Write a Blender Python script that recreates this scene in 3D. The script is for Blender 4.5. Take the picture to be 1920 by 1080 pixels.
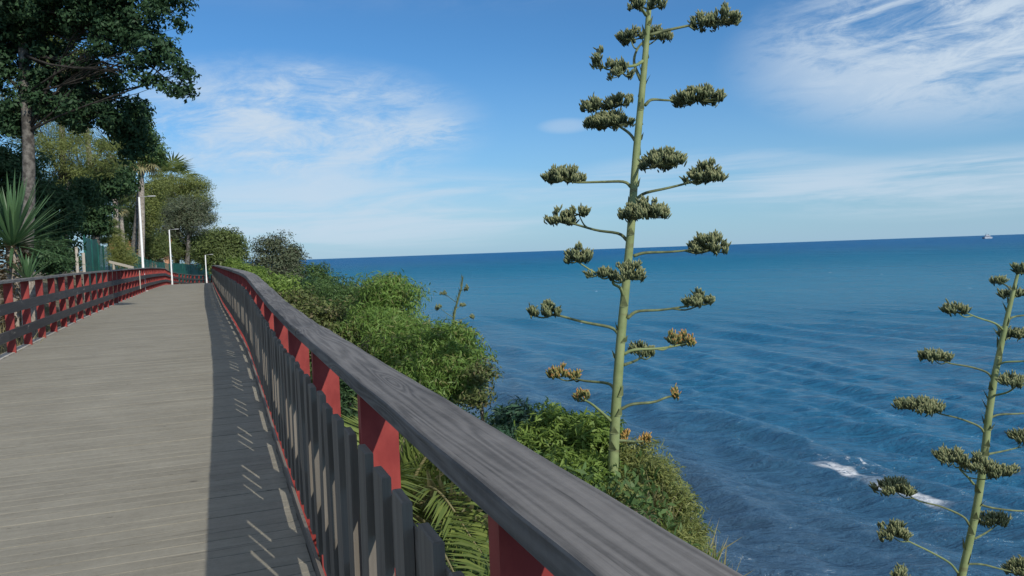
import bpy, math, random
import numpy as np
from mathutils import Vector, Matrix
random.seed(7); rng = np.random.default_rng(11)
for o in list(bpy.data.objects): bpy.data.objects.remove(o)
SC = bpy.context.scene; COL = SC.collection

# ------------------------------------------------------------------ camera
FPX = 1450.0
PITCH, ROLL, YAW = math.radians(2.66), math.radians(2.03), math.radians(20.9)
EYE = np.array([0.0, 0.0, 1.6])
_R0 = np.array([math.cos(YAW), -math.sin(YAW), 0]); _F0 = np.array([math.sin(YAW), math.cos(YAW), 0]); _U0 = np.array([0, 0, 1.0])
CF = _F0*math.cos(PITCH) - _U0*math.sin(PITCH); _U1 = _U0*math.cos(PITCH) + _F0*math.sin(PITCH)
CU = math.cos(ROLL)*_U1 + math.sin(ROLL)*_R0; CR = math.cos(ROLL)*_R0 - math.sin(ROLL)*_U1
cam = bpy.data.cameras.new('camera'); cam_o = bpy.data.objects.new('camera', cam); COL.objects.link(cam_o)
cam.sensor_width = 36; cam.lens = 36*FPX/1920; cam.clip_start = 0.05; cam.clip_end = 60000
m = Matrix.Identity(4)
for i in range(3):
    m[i][0] = CR[i]; m[i][1] = CU[i]; m[i][2] = -CF[i]; m[i][3] = EYE[i]
cam_o.matrix_world = m; SC.camera = cam_o
def P(u, v, d): return EYE + d*(CF + CR*(u-960)/FPX - CU*(v-540)/FPX)

# ------------------------------------------------------------------ node helper
class X:
    """tiny expression wrapper for math nodes"""
    def __init__(s, nt, sock): s.nt = nt; s.s = sock
    def _m(s, op, b=None, c=None, clamp=False):
        n = s.nt.nodes.new('ShaderNodeMath'); n.operation = op; n.use_clamp = clamp
        for i, v in enumerate((s, b, c)):
            if v is None: continue
            if isinstance(v, X): s.nt.links.new(v.s, n.inputs[i])
            else: n.inputs[i].default_value = v
        return X(s.nt, n.outputs[0])
    def __add__(s, b): return s._m('ADD', b)
    def __sub__(s, b): return s._m('SUBTRACT', b)
    def __mul__(s, b): return s._m('MULTIPLY', b)
    def __truediv__(s, b): return s._m('DIVIDE', b)
    __radd__ = __add__; __rmul__ = __mul__
    def __rsub__(s, b): return (s*-1.0) + b
    def clamp(s): return s._m('ADD', 0.0, clamp=True)
    def step(s, a, b):
        n = s.nt.nodes.new('ShaderNodeMapRange'); n.interpolation_type = 'SMOOTHSTEP'
        s.nt.links.new(s.s, n.inputs[0]); n.inputs[1].default_value = a; n.inputs[2].default_value = b
        return X(s.nt, n.outputs[0])
    def lin(s, a, b, c=0.0, d=1.0):
        n = s.nt.nodes.new('ShaderNodeMapRange')
        s.nt.links.new(s.s, n.inputs[0])
        for i, v in enumerate((a, b, c, d)): n.inputs[i+1].default_value = v
        return X(s.nt, n.outputs[0])
def vec(nt, x, y, z):
    n = nt.nodes.new('ShaderNodeCombineXYZ')
    for i, v in enumerate((x, y, z)):
        if isinstance(v, X): nt.links.new(v.s, n.inputs[i])
        else: n.inputs[i].default_value = v
    return n.outputs[0]
def noise(nt, vsock, scale=1.0, detail=3.0, rough=0.5, dist=0.0):
    n = nt.nodes.new('ShaderNodeTexNoise'); nt.links.new(vsock, n.inputs['Vector'])
    n.inputs['Scale'].default_value = scale; n.inputs['Detail'].default_value = detail
    n.inputs['Roughness'].default_value = rough; n.inputs['Distortion'].default_value = dist
    return X(nt, n.outputs[0])
def mixc(nt, fac, a, b):
    n = nt.nodes.new('ShaderNodeMix'); n.data_type = 'RGBA'
    nt.links.new(fac.s, n.inputs[0])
    for i, v in ((6, a), (7, b)):
        if isinstance(v, (tuple, list)): n.inputs[i].default_value = (*v[:3], 1)
        else: nt.links.new(v, n.inputs[i])
    return n.outputs[2]
def sep(nt, sock):
    n = nt.nodes.new('ShaderNodeSeparateXYZ'); nt.links.new(sock, n.inputs[0])
    return [X(nt, o) for o in n.outputs]
def bump(nt, h, strength, dist):
    n = nt.nodes.new('ShaderNodeBump'); nt.links.new(h.s, n.inputs['Height'])
    n.inputs['Strength'].default_value = strength; n.inputs['Distance'].default_value = dist
    return n.outputs[0]

# ------------------------------------------------------------------ world, sun, exposure
SUN_AZ = math.radians(180 - 15.5)      # clockwise from +Y : behind and right of the path
SUN_EL = math.radians(31.5)
W = bpy.data.worlds.new('World'); SC.world = W; W.use_nodes = True
nt = W.node_tree; nt.nodes.clear()
sky = nt.nodes.new('ShaderNodeTexSky'); sky.sky_type = 'NISHITA'; sky.sun_disc = False
sky.sun_elevation = SUN_EL; sky.sun_rotation = SUN_AZ
sky.altitude = 10; sky.air_density = 1.0; sky.dust_density = 0.35; sky.ozone_density = 2.4
tc = nt.nodes.new('ShaderNodeTexCoord'); dx, dy, dz = sep(nt, tc.outputs['Generated'])
el = dz._m('ARCSINE')*57.2958
az = dx._m('ARCTAN2', dy)*57.2958
def direl(u, v):
    r = CF + CR*(u-960)/FPX - CU*(v-540)/FPX; r = r/np.linalg.norm(r)
    return math.degrees(math.atan2(r[0], r[1])), math.degrees(math.asin(r[2]))
zz = dz._m('MAXIMUM', 0.0) + 0.16
px_, py_ = dx/zz, dy/zz
def blob(u, v, wu, wv, soft=0.25):
    a, e = direl(u, v)
    qx = (az - a)/(wu/FPX*57.3); qy = (el - e)/(wv/FPX*57.3)
    return (qx*qx + qy*qy).step(1.0, soft)
wisp = noise(nt, vec(nt, az*0.075 + el*0.03, el*0.26 - az*0.02, 3.7), 1.0, 9.0, 0.66, 0.9)
fine = noise(nt, vec(nt, az*0.22 + el*0.10, el*0.75 - az*0.10, 9.1), 1.0, 9.0, 0.70, 0.6)
stre = noise(nt, vec(nt, az*0.055, el*0.62, 1.3), 1.0, 8.0, 0.62, 0.5)
tex = wisp*0.6 + fine*0.4
c1 = (blob(540, 240, 400, 140, 0.0)*(tex.step(0.36, 0.60)*0.78 + fine.step(0.46, 0.70)*0.2))*0.98
c1b = blob(800, 250, 95, 42, 0.0)*fine.step(0.40, 0.60)*0.5
c3 = blob(1800, 70, 400, 165, 0.0)*(tex.step(0.33, 0.53)*0.82 + fine.step(0.45, 0.68)*0.15)
c4 = blob(1790, 345, 420, 65, 0.0)*stre.step(0.34, 0.60)*0.75
c5 = blob(1330, 335, 330, 60, 0.0)*stre.step(0.38, 0.62)*0.5
c6 = blob(640, 400, 600, 95, 0.0)*(stre.step(0.34, 0.62)*0.6 + 0.16)
c7 = blob(582, 136, 34, 18, 0.0)*fine.step(0.35, 0.6)*0.35
c8 = blob(1060, 236, 60, 17, 0.0)*0.35
fill_clouds = el.step(16.0, 30.0)*tex.step(0.38, 0.64)*0.85  # cloud cover overhead, mostly unseen, added for neutral fill light in the shadows
hz = el.lin(15.0, 0.0)._m('POWER', 1.6, clamp=True)*0.72
cl = c1
for c in (c1b, c3, c4, c5, c6, c7, c8): cl = cl + c*(1.0 - cl)
cl = cl.clamp()
tint = nt.nodes.new('ShaderNodeMix'); tint.data_type = 'RGBA'; tint.blend_type = 'MULTIPLY'; tint.inputs[0].default_value = 1.0
nt.links.new(sky.outputs[0], tint.inputs[6]); tint.inputs[7].default_value = (0.46, 0.85, 1.16, 1)
base = mixc(nt, hz, tint.outputs[2], (3.8, 5.5, 7.4))
mixd = mixc(nt, cl, base, (5.9, 7.0, 8.2))
mixd = mixc(nt, fill_clouds.clamp(), mixd, (9.0, 9.1, 9.2))
bg = nt.nodes.new('ShaderNodeBackground'); bg.inputs[1].default_value = 0.1
nt.links.new(mixd, bg.inputs[0])
wo = nt.nodes.new('ShaderNodeOutputWorld'); nt.links.new(bg.outputs[0], wo.inputs[0])

sl = bpy.data.lights.new('sun', 'SUN'); sl.energy = 3.6; sl.angle = math.radians(0.55); sl.color = (1.0, 0.93, 0.82)
so = bpy.data.objects.new('sun', sl); COL.objects.link(so)
sd = Vector((math.sin(SUN_AZ)*math.cos(SUN_EL), math.cos(SUN_AZ)*math.cos(SUN_EL), math.sin(SUN_EL)))
so.rotation_euler = sd.to_track_quat('Z', 'Y').to_euler(); so.location = (0, 0, 30)
SC.view_settings.view_transform = 'Standard'; SC.view_settings.look = 'None'
SC.view_settings.exposure = 0.0; SC.view_settings.gamma = 1.0

# ------------------------------------------------------------------ materials
def newmat(name):
    mt = bpy.data.materials.new(name); mt.use_nodes = True
    n = mt.node_tree; b = n.nodes['Principled BSDF']
    return mt, n, b
def objrand(n): return X(n, n.nodes.new('ShaderNodeObjectInfo').outputs['Random'])
def wood(name, dark, light, lines=0.5, rough=0.75, crack=0.0, pale=None, rings=34.0, bmp=0.35, spots=0.0, knots=0.0, scuff=None, contrast=1.0, tone=0.32, mottle=0.0):
    mt, n, b = newmat(name)
    uv = n.nodes.new('ShaderNodeUVMap').outputs[0]; u, v, _ = sep(n, uv); r = objrand(n)
    n1 = noise(n, vec(n, u*0.38 + r*31.0, v*8.0 + r*17.0, r*90.0), 1.0, 2.5, 0.5, 0.12)
    if knots:
        vo = n.nodes.new('ShaderNodeTexVoronoi'); vo.inputs['Scale'].default_value = 1.0; n.links.new(vec(n, u*1.0 + r*13.0, v*9.0 + r*7.0, r*40.0), vo.inputs['Vector'])
        kd = X(n, vo.outputs['Distance']); kb = (kd*kd*-26.0)._m('EXPONENT'); n1 = n1 + kb*knots
    ring = (n1*rings)._m('SINE')*0.5 + 0.5
    n2 = noise(n, vec(n, u*2.6, v*150.0, r*50.0), 1.0, 6.0, 0.7)
    n3 = noise(n, vec(n, u*1.6, v*4.0, r*70.0), 1.0, 5.0, 0.6)
    f = ring*lines + n2*(1.0-lines)*0.75 + n3*0.55 - 0.18
    f = f + (r - 0.5)*tone
    if mottle:
        gp = n.nodes.new('ShaderNodeNewGeometry').outputs['Position']
        mo = noise(n, gp, 1.4, 5.0, 0.6) - 0.5; m2 = noise(n, gp, 17.0, 6.0, 0.7) - 0.5; m3 = noise(n, gp, 60.0, 3.0, 0.6) - 0.5
        f = f + mo*mottle + m2*mottle*1.1 + m3*mottle*0.7
    if contrast != 1.0: f = (f - 0.42)*contrast + 0.42
    c = mixc(n, f.clamp(), dark, light)
    if crack:
        k = noise(n, vec(n, u*1.3, v*42.0, r*20.0), 1.0, 5.0, 0.7).step(0.60, 0.72)
        c = mixc(n, k*crack, c, tuple(x*0.35 for x in dark))
    if spots:
        k = noise(n, vec(n, u*5.0, v*14.0, r*40.0), 1.0, 4.0, 0.7).step(0.66, 0.74)
        c = mixc(n, k*spots, c, tuple(x*0.4 for x in dark))
    if scuff:
        k = noise(n, vec(n, u*6.0, v*22.0, r*60.0 + 3.0), 1.0, 5.0, 0.75).step(0.70, 0.76)
        c = mixc(n, k*0.7, c, scuff)
    if pale:
        k = noise(n, vec(n, u*2.4, v*10.0, r*40.0), 1.0, 6.0, 0.7).step(0.60, 0.70)
        c = mixc(n, k*0.8, c, pale)
    n.links.new(c, b.inputs['Base Color']); b.inputs['Roughness'].default_value = rough
    b.inputs['Specular IOR Level'].default_value = 0.3
    n.links.new(bump(n, ring*0.4 + n2*0.6, bmp, 0.004), b.inputs['Normal'])
    return mt
def noisy(name, a, c2, scale=4.0, rough=0.7, detail=6.0, bmp=0.2, bd=0.01, spec=0.3, coord='Object', lo=0.35, hi=0.65):
    mt, n, b = newmat(name)
    t = n.nodes.new('ShaderNodeTexCoord').outputs[coord]
    f = noise(n, t, scale, detail, 0.62)
    n.links.new(mixc(n, f.step(lo, hi), a, c2), b.inputs['Base Color'])
    b.inputs['Roughness'].default_value = rough; b.inputs['Specular IOR Level'].default_value = spec
    n.links.new(bump(n, f, bmp, bd), b.inputs['Normal'])
    return mt
def leafmat(name, a, c2, tip=None, transl=0.3, rough=0.5, spec=0.35):
    mt, n, b = newmat(name)
    g = n.nodes.new('ShaderNodeNewGeometry'); ri = X(n, g.outputs['Random Per Island'])
    t = n.nodes.new('ShaderNodeTexCoord').outputs['Object']
    f = ri*0.65 + noise(n, t, 1.7, 3.0)*0.7 - 0.17
    c = mixc(n, f.clamp(), a, c2)
    if tip:
        k = (ri*7.13)._m('FRACT').step(0.80, 0.92)
        c = mixc(n, k*0.8, c, tip)
    n.links.new(c, b.inputs['Base Color']); b.inputs['Roughness'].default_value = rough
    b.inputs['Specular IOR Level'].default_value = spec
    tr = n.nodes.new('ShaderNodeBsdfTranslucent'); n.links.new(c, tr.inputs[0])
    ms = n.nodes.new('ShaderNodeMixShader'); ms.inputs[0].default_value = transl
    n.links.new(b.outputs[0], ms.inputs[1]); n.links.new(tr.outputs[0], ms.inputs[2])
    n.links.new(ms.outputs[0], n.nodes['Material Output'].inputs[0])
    return mt
M = {}
M['deck'] = wood('weathered_deck', (0.175, 0.163, 0.130), (0.350, 0.332, 0.272), 0.10, 0.85, 0.6, spots=0.85, scuff=(0.44, 0.42, 0.36), contrast=1.0, tone=0.14, mottle=0.55)
M['rail'] = wood('grey_rail', (0.046, 0.044, 0.042), (0.265, 0.252, 0.236), 0.24, 0.74, 0.8, rings=70.0, knots=0.30, scuff=(0.42, 0.41, 0.40), contrast=1.15, mottle=0.22)
M['picket'] = wood('picket_wood', (0.098, 0.087, 0.072), (0.235, 0.210, 0.175), 0.25, 0.75, 0.4)
M['darkrail'] = wood('worn_rail', (0.028, 0.027, 0.028), (0.085, 0.080, 0.078), 0.3, 0.7, 0.5, pale=(0.36, 0.33, 0.29))
M['palewood'] = wood('pale_wood', (0.30, 0.27, 0.22), (0.50, 0.46, 0.40), 0.3, 0.8)
mt, n, b = newmat('red_paint'); t = n.nodes.new('ShaderNodeTexCoord').outputs['Object']; oi = objrand(n)
tx_, ty_, tz_ = sep(n, t); tv = vec(n, tx_ + oi*9.0, ty_ + oi*5.0, tz_*0.5)
f = noise(n, tv, 9.0, 6.0, 0.62); c = mixc(n, f.step(0.35, 0.65), (0.225, 0.030, 0.028), (0.315, 0.050, 0.043))
c = mixc(n, noise(n, tv, 3.5, 5.0, 0.6).step(0.52, 0.75)*0.35, c, (0.10, 0.045, 0.035))
c = mixc(n, noise(n, tv, 26.0, 6.0, 0.7).step(0.69, 0.73)*0.8, c, (0.45, 0.36, 0.30))
n.links.new(c, b.inputs['Base Color']); b.inputs['Roughness'].default_value = 0.6; b.inputs['Specular IOR Level'].default_value = 0.3
n.links.new(bump(n, f, 0.15, 0.004), b.inputs['Normal']); M['red'] = mt
M['white'] = noisy('white_paint', (0.72, 0.74, 0.74), (0.82, 0.82, 0.80), 3.0, 0.4, bmp=0.0)
M['concrete'] = noisy('edge_concrete', (0.36, 0.34, 0.29), (0.55, 0.52, 0.45), 7.0, 0.9)
M['bark'] = noisy('bark', (0.055, 0.050, 0.045), (0.19, 0.178, 0.16), 6.0, 0.9, bmp=0.8, bd=0.05)
M['limb'] = noisy('shaded_limb_bark', (0.022, 0.020, 0.017), (0.065, 0.058, 0.05), 8.0, 0.9, bmp=0.4, bd=0.03)  # darker than bark so limbs read as silhouettes; their shade is in the colour
M['palmbark'] = noisy('palm_bark', (0.20, 0.17, 0.14), (0.40, 0.36, 0.31), 9.0, 0.9, bmp=0.8, bd=0.04)
mt, n, b = newmat('agave_stalk'); u_, v_, _ = sep(n, n.nodes.new('ShaderNodeUVMap').outputs[0]); t = n.nodes.new('ShaderNodeTexCoord').outputs['Object']
f = noise(n, t, 4.0, 6.0, 0.65); c = mixc(n, f.step(0.3, 0.7), (0.165, 0.215, 0.085), (0.275, 0.325, 0.150))
band = noise(n, vec(n, u_*7.0, v_*0.6, 2.0), 1.0, 2.0, 0.5).step(0.66, 0.72)
c = mixc(n, band*0.55, c, (0.15, 0.13, 0.065)); c = mixc(n, noise(n, t, 16.0, 5.0, 0.7).step(0.66, 0.72)*0.6, c, (0.13, 0.105, 0.06))
n.links.new(c, b.inputs['Base Color']); b.inputs['Roughness'].default_value = 0.6; b.inputs['Specular IOR Level'].default_value = 0.25
n.links.new(bump(n, f + band*0.3, 0.3, 0.01), b.inputs['Normal']); M['stalk'] = mt
M['branch'] = noisy('agave_branch', (0.085, 0.105, 0.050), (0.19, 0.22, 0.10), 9.0, 0.6, bmp=0.15, bd=0.004)
M['greenfence'] = noisy('green_fence', (0.012, 0.095, 0.075), (0.02, 0.15, 0.12), 3.0, 0.5, bmp=0.0)
M['peach'] = noisy('peach_render', (0.50, 0.24, 0.14), (0.58, 0.31, 0.19), 2.0, 0.9, bmp=0.05)
M['tile'] = noisy('roof_tile', (0.34, 0.12, 0.06), (0.45, 0.18, 0.09), 8.0, 0.9)
M['glass'] = noisy('window_glass', (0.03, 0.04, 0.05), (0.05, 0.06, 0.07), 2.0, 0.1, bmp=0.0, spec=0.5)
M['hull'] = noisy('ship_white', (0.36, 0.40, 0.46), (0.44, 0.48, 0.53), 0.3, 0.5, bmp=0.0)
M['hulldark'] = noisy('ship_navy', (0.03, 0.04, 0.08), (0.05, 0.06, 0.10), 0.3, 0.5, bmp=0.0)
M['steel'] = noisy('steel', (0.35, 0.36, 0.37), (0.45, 0.46, 0.47), 5.0, 0.4, bmp=0.0)
M['thatch'] = leafmat('dry_leaf_bases', (0.16, 0.125, 0.08), (0.34, 0.28, 0.19), transl=0.1)
M['yucca'] = leafmat('yucca_leaf', (0.045, 0.105, 0.045), (0.10, 0.19, 0.085), transl=0.2, rough=0.4)
M['fanpalm'] = leafmat('fan_palm_leaf', (0.085, 0.12, 0.035), (0.22, 0.27, 0.085), transl=0.4)
M['datepalm'] = leafmat('date_palm_leaf', (0.10, 0.16, 0.035), (0.27, 0.33, 0.09), transl=0.35)
M['dryfrond'] = leafmat('dry_frond', (0.22, 0.21, 0.10), (0.40, 0.36, 0.19), transl=0.3)
LM = {
 'dark': leafmat('dark_leaf', (0.02, 0.054, 0.027), (0.068, 0.135, 0.058), transl=0.28, rough=0.6, spec=0.25),
 'darkshrub': leafmat('dark_shrub_leaf', (0.026, 0.066, 0.029), (0.09, 0.165, 0.066), transl=0.3, rough=0.55, spec=0.25),
 'bamboo': leafmat('bamboo_leaf', (0.095, 0.185, 0.036), (0.25, 0.39, 0.09), tip=(0.26, 0.25, 0.1), transl=0.42),
 'bright': leafmat('bright_leaf', (0.11, 0.2, 0.04), (0.3, 0.42, 0.095), transl=0.40),
 'olive': leafmat('olive_leaf', (0.075, 0.11, 0.035), (0.19, 0.225, 0.075), tip=(0.22, 0.18, 0.1), transl=0.3),
 'grey': leafmat('grey_leaf', (0.07, 0.098, 0.052), (0.16, 0.19, 0.11), tip=(0.14, 0.13, 0.09), transl=0.25),
 'pine': leafmat('pine_needles', (0.07, 0.11, 0.032), (0.2, 0.25, 0.082), transl=0.32),
 'yellowpine': leafmat('yellow_pine_needles', (0.115, 0.155, 0.042), (0.31, 0.35, 0.11), transl=0.42),
 'dry': leafmat('dry_leaf', (0.14, 0.18, 0.05), (0.36, 0.38, 0.12), tip=(0.13, 0.19, 0.06), transl=0.36),
 'blue': leafmat('oleander_leaf', (0.027, 0.075, 0.045), (0.075, 0.156, 0.083), transl=0.25, rough=0.4),
 'mid': leafmat('mid_leaf', (0.055, 0.115, 0.034), (0.145, 0.235, 0.075), transl=0.32),
}
def podmat(name, low, mid, tip):
    mt, n, b = newmat(name)
    v = sep(n, n.nodes.new('ShaderNodeUVMap').outputs[0])[1]
    g = n.nodes.new('ShaderNodeNewGeometry'); ri = X(n, g.outputs['Random Per Island'])
    c = mixc(n, (v*1.1 + ri*0.5 - 0.25).step(0.1, 0.75), low, mid)
    c = mixc(n, (v + ri*0.45 - 0.2).step(0.72, 1.02), c, tip)
    n.links.new(c, b.inputs['Base Color']); b.inputs['Roughness'].default_value = 0.6
    b.inputs['Specular IOR Level'].default_value = 0.3
    return mt
M['pod'] = podmat('agave_buds', (0.050, 0.072, 0.040), (0.140, 0.172, 0.082), (0.28, 0.285, 0.14))
M['podbloom'] = podmat('agave_blooms', (0.070, 0.090, 0.035), (0.25, 0.25, 0.085), (0.48, 0.22, 0.075))
M['poddry'] = podmat('agave_dry_blooms', (0.12, 0.10, 0.04), (0.42, 0.30, 0.085), (0.50, 0.24, 0.075))

# ------------------------------------------------------------------ mesh helpers
def tag(o, label=None, cat=None, group=None, kind=None):
    for k, v in (('label', label), ('category', cat), ('group', group), ('kind', kind)):
        if v: o[k] = v
    return o
def empty(name, loc, label, cat, group=None, kind=None):
    o = bpy.data.objects.new(name, None); COL.objects.link(o); o.location = Vector(loc); o.empty_display_size = 0.2
    return tag(o, label, cat, group, kind)
def link(name, me, mat=None, parent=None):
    o = bpy.data.objects.new(name, me); COL.objects.link(o)
    if mat and not me.materials: me.materials.append(mat)
    if parent:
        o.parent = parent
        o.matrix_parent_inverse = Matrix.Translation(-abs_loc(parent))
    return o
def abs_loc(o):
    l = Vector(o.location)
    if o.parent: l = Vector((0, 0, 0)) if o.type == 'MESH' else l
    return l
class MB:
    def __init__(s): s.v = []; s.f = []; s.uv = []
    def quad(s, a, b, c, d, uv=None):
        k = len(s.v); s.v += [tuple(a), tuple(b), tuple(c), tuple(d)]; s.f.append((k, k+1, k+2, k+3))
        s.uv += uv or [(0, 0)]*4
    def box(s, lo, hi, ch=0.0):
        """box with chamfered long (vertical) edges off; uv runs along the longest axis"""
        lo, hi = np.array(lo, float), np.array(hi, float); L = int(np.argmax(hi-lo)); o = [i for i in range(3) if i != L]
        c = [(lo[0] if i & 1 == 0 else hi[0], lo[1] if i & 2 == 0 else hi[1], lo[2] if i & 4 == 0 else hi[2]) for i in range(8)]
        for q in ((0, 2, 3, 1), (4, 5, 7, 6), (0, 1, 5, 4), (2, 6, 7, 3), (0, 4, 6, 2), (1, 3, 7, 5)):
            s.quad(*[c[i] for i in q], uv=[(c[i][L], c[i][o[0]] + c[i][o[1]]) for i in q])
    def tube(s, pts, radii, seg=8, cap=True):
        pts = [np.array(p, float) for p in pts]; n = len(pts); k0 = len(s.v); acc = 0.0
        ref = np.array([0.31, 0.17, 0.93])
        for i, p in enumerate(pts):
            t = pts[min(i+1, n-1)] - pts[max(i-1, 0)]; t = t/(np.linalg.norm(t) + 1e-9)
            if abs(t @ ref) > 0.95: ref = np.array([0.9, 0.2, 0.1])
            a = np.cross(t, ref); a /= np.linalg.norm(a); b = np.cross(t, a)
            if i: acc += np.linalg.norm(p - pts[i-1])
            for j in range(seg):
                g = 2*math.pi*j/seg
                s.v.append(tuple(p + radii[i]*(a*math.cos(g) + b*math.sin(g)))); s.uv.append((acc, j/seg))
        for i in range(n-1):
            for j in range(seg):
                j2 = (j+1) % seg
                s.f.append((k0+i*seg+j, k0+i*seg+j2, k0+(i+1)*seg+j2, k0+(i+1)*seg+j))
        if cap:
            s.f.append(tuple(k0+(n-1)*seg+j for j in range(seg))); s.f.append(tuple(k0+j for j in reversed(range(seg))))
    def mesh(s, name, mat=None, smooth=False):
        me = bpy.data.meshes.new(name); me.from_pydata(s.v, [], s.f)
        ul = me.uv_layers.new(name='UVMap'); idx = np.empty(len(me.loops), np.int32); me.loops.foreach_get('vertex_index', idx)
        ul.data.foreach_set('uv', np.array(s.uv, np.float32)[idx].ravel())
        if smooth: me.polygons.foreach_set('use_smooth', [True]*len(me.polygons))
        if mat: me.materials.append(mat)
        me.update(); return me
    def build(s, name, mat, parent=None, smooth=False): return link(name, s.mesh(name, mat, smooth), None, parent)
def np_mesh(name, V, Fq, mat, smooth=False, uv=None):
    me = bpy.data.meshes.new(name); nf, k = Fq.shape
    me.vertices.add(len(V)); me.vertices.foreach_set('co', np.asarray(V, np.float32).ravel())
    me.loops.add(nf*k); me.loops.foreach_set('vertex_index', Fq.astype(np.int32).ravel())
    me.polygons.add(nf); me.polygons.foreach_set('loop_start', (np.arange(nf)*k).astype(np.int32))
    if uv is not None:
        ul = me.uv_layers.new(name='UVMap'); ul.data.foreach_set('uv', np.asarray(uv, np.float32)[Fq.ravel()].ravel())
    if smooth: me.polygons.foreach_set('use_smooth', np.ones(nf, bool))
    me.materials.append(mat); me.update(calc_edges=True); return me
def unit(a): return a/(np.linalg.norm(a, axis=-1, keepdims=True) + 1e-9)
def leaf_verts(pos, axis, nrm, L, Wd, fold=0.25):
    """each leaf a folded rhombus of four corners"""
    axis = unit(axis); side = unit(np.cross(axis, nrm)); up = np.cross(side, axis)
    L = np.asarray(L).reshape(-1, 1); Wd = np.asarray(Wd).reshape(-1, 1)
    a = pos; t = pos + axis*L - up*L*0.12
    mid = pos + axis*L*0.45 + up*Wd*fold
    V = np.stack([a, mid + side*Wd*0.5, t, mid - side*Wd*0.5], 1).reshape(-1, 3)
    return V
def leaves_obj(name, V, mat, parent=None):
    Fq = np.arange(len(V)).reshape(-1, 4)
    return link(name, np_mesh(name, V, Fq, mat), None, parent)
def crown_leaves(blobs, nsub, subr, nleaf, L, asp=0.38, up=0.4, droop=0.0, shell=0.55):
    """blobs: list of (centre, rx, rz). Sub-clumps sit near each blob's surface, leaves fill the clumps."""
    out = []; tips = []
    tot = sum(b[1]**1.6*b[2]**0.7 for b in blobs)
    for c, rx, rz in blobs:
        k = max(4, int(nsub*(rx**1.6*rz**0.7)/tot))
        d = unit(rng.normal(size=(k, 3))); rad = shell + (1-shell)*rng.random((k, 1))**0.6
        q = np.array(c) + d*rad*np.array([rx, rx, rz])*(1 + 0.17*rng.normal(size=(k, 1)) + (rng.random((k, 1)) < 0.10)*0.32)
        tips.append((np.array(c), q))
        sr = subr*(0.45 + 1.0*rng.random((k, 1)))
        for i in range(k):
            n = int(nleaf*(sr[i, 0]/subr)**2) + 3
            dd = rng.normal(size=(n, 3)); dd = unit(dd)*(rng.random((n, 1))**0.45)
            p = q[i] + dd*sr[i]*np.array([1.15, 1.15, 0.75])
            out.append((p, unit(dd + 0.5*d[i] + np.array([0, 0, up]))))
    pos = np.concatenate([o[0] for o in out]); nr = np.concatenate([o[1] for o in out]); n = len(pos)
    nr = unit(nr + 0.55*rng.normal(size=(n, 3)))
    ax = np.cross(nr, rng.normal(size=(n, 3))) + np.array([0, 0, -droop])
    l = L*(0.6 + 0.8*rng.random(n))
    return leaf_verts(pos, ax, nr, l, l*asp), tips
def bez(pts, n):
    """Catmull-Rom through points"""
    p = [np.array(q, float) for q in pts]; p = [2*p[0]-p[1]] + p + [2*p[-1]-p[-2]]; out = []
    segs = len(p)-3
    for i in range(n):
        t = i/(n-1)*segs; k = min(int(t), segs-1); t -= k
        a, b, c, d = p[k:k+4]
        out.append(0.5*((2*b) + (c-a)*t + (2*a-5*b+4*c-d)*t*t + (3*b-a-3*c+d)*t**3))
    return out
def tree(name, label, cat, base, blobs, mat, nsub, subr, nleaf, L, tr=0.15, top=None, asp=0.38, up=0.4, droop=0.0, shell=0.55, group=None, twig=True, bark='bark', crown='crown', trunk='trunk'):
    root = empty(name, base, label, cat, group)
    V, tips = crown_leaves(blobs, nsub, subr, nleaf, L, asp, up, droop, shell)
    leaves_obj(crown, V, mat, root)
    mb = MB(); base = np.array(base, float)
    if top is None: top = np.mean([b[0] for b in blobs], 0); top = base + (top-base)*0.75
    top = np.array(top, float)
    midp = (base+top)/2 + rng.normal(size=3)*tr*0.6
    tp = bez([base - np.array([0, 0, .3]), midp, top], 9); mb.tube(tp, np.linspace(tr, tr*0.6, 9), 9)
    mb.build(trunk, M[bark], root, True); mb = MB()
    for c, q in tips:
        st = tp[random.randint(5, 8)]
        if np.linalg.norm(c-st) < 1e-3: continue
        mm = (st+c)/2 + rng.normal(size=3)*np.linalg.norm(c-st)*0.08
        lp = bez([st, mm, c], 6); mb.tube(lp, np.linspace(tr*0.19, tr*0.05, 6), 6)
        if twig:
            for e in q[:min(len(q), 26)]:
                s0 = lp[random.randint(2, 5)]; mb.tube([s0, (s0+e)/2 + rng.normal(size=3)*0.05*np.linalg.norm(e-s0), e], [tr*0.06, tr*0.045, tr*0.02], 4, cap=False)
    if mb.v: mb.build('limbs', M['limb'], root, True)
    return root

# ------------------------------------------------------------------ the path in plan and profile
def itp(y, tab):
    return np.interp(y, [t[0] for t in tab], [t[1] for t in tab])
RT = [(-6, .385), (8, .385), (12.6, .366), (18, .27), (24, .142), (32, .02), (40, -.09), (52, -.22), (64, -.30), (69, -.15), (74, .35), (80, 1.5), (86, 3.4), (92, 6.2), (98, 10), (104, 15)]
LT = [(-6, -3.03), (13.7, -3.12), (22.8, -3.27), (35, -3.30), (60, -3.38), (68, -3.62), (74, -3.68), (80, -3.35), (86, -2.2), (92, -0.3), (98, 2.6), (104, 6.5), (110, 11.5)]
ZT = [(-6, 0), (5, 0), (7, .03), (9, .10), (11.5, .19), (14, .215), (22, .245), (32, .26), (45, .25), (55, .18), (62, .10), (68, -.06), (74, -.25), (80, -.50), (86, -.80), (92, -1.0), (104, -1.5), (120, -2.2), (200, -4)]
xr = lambda y: itp(y, RT); xl = lambda y: itp(y, LT); zd = lambda y: itp(y, ZT)

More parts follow.
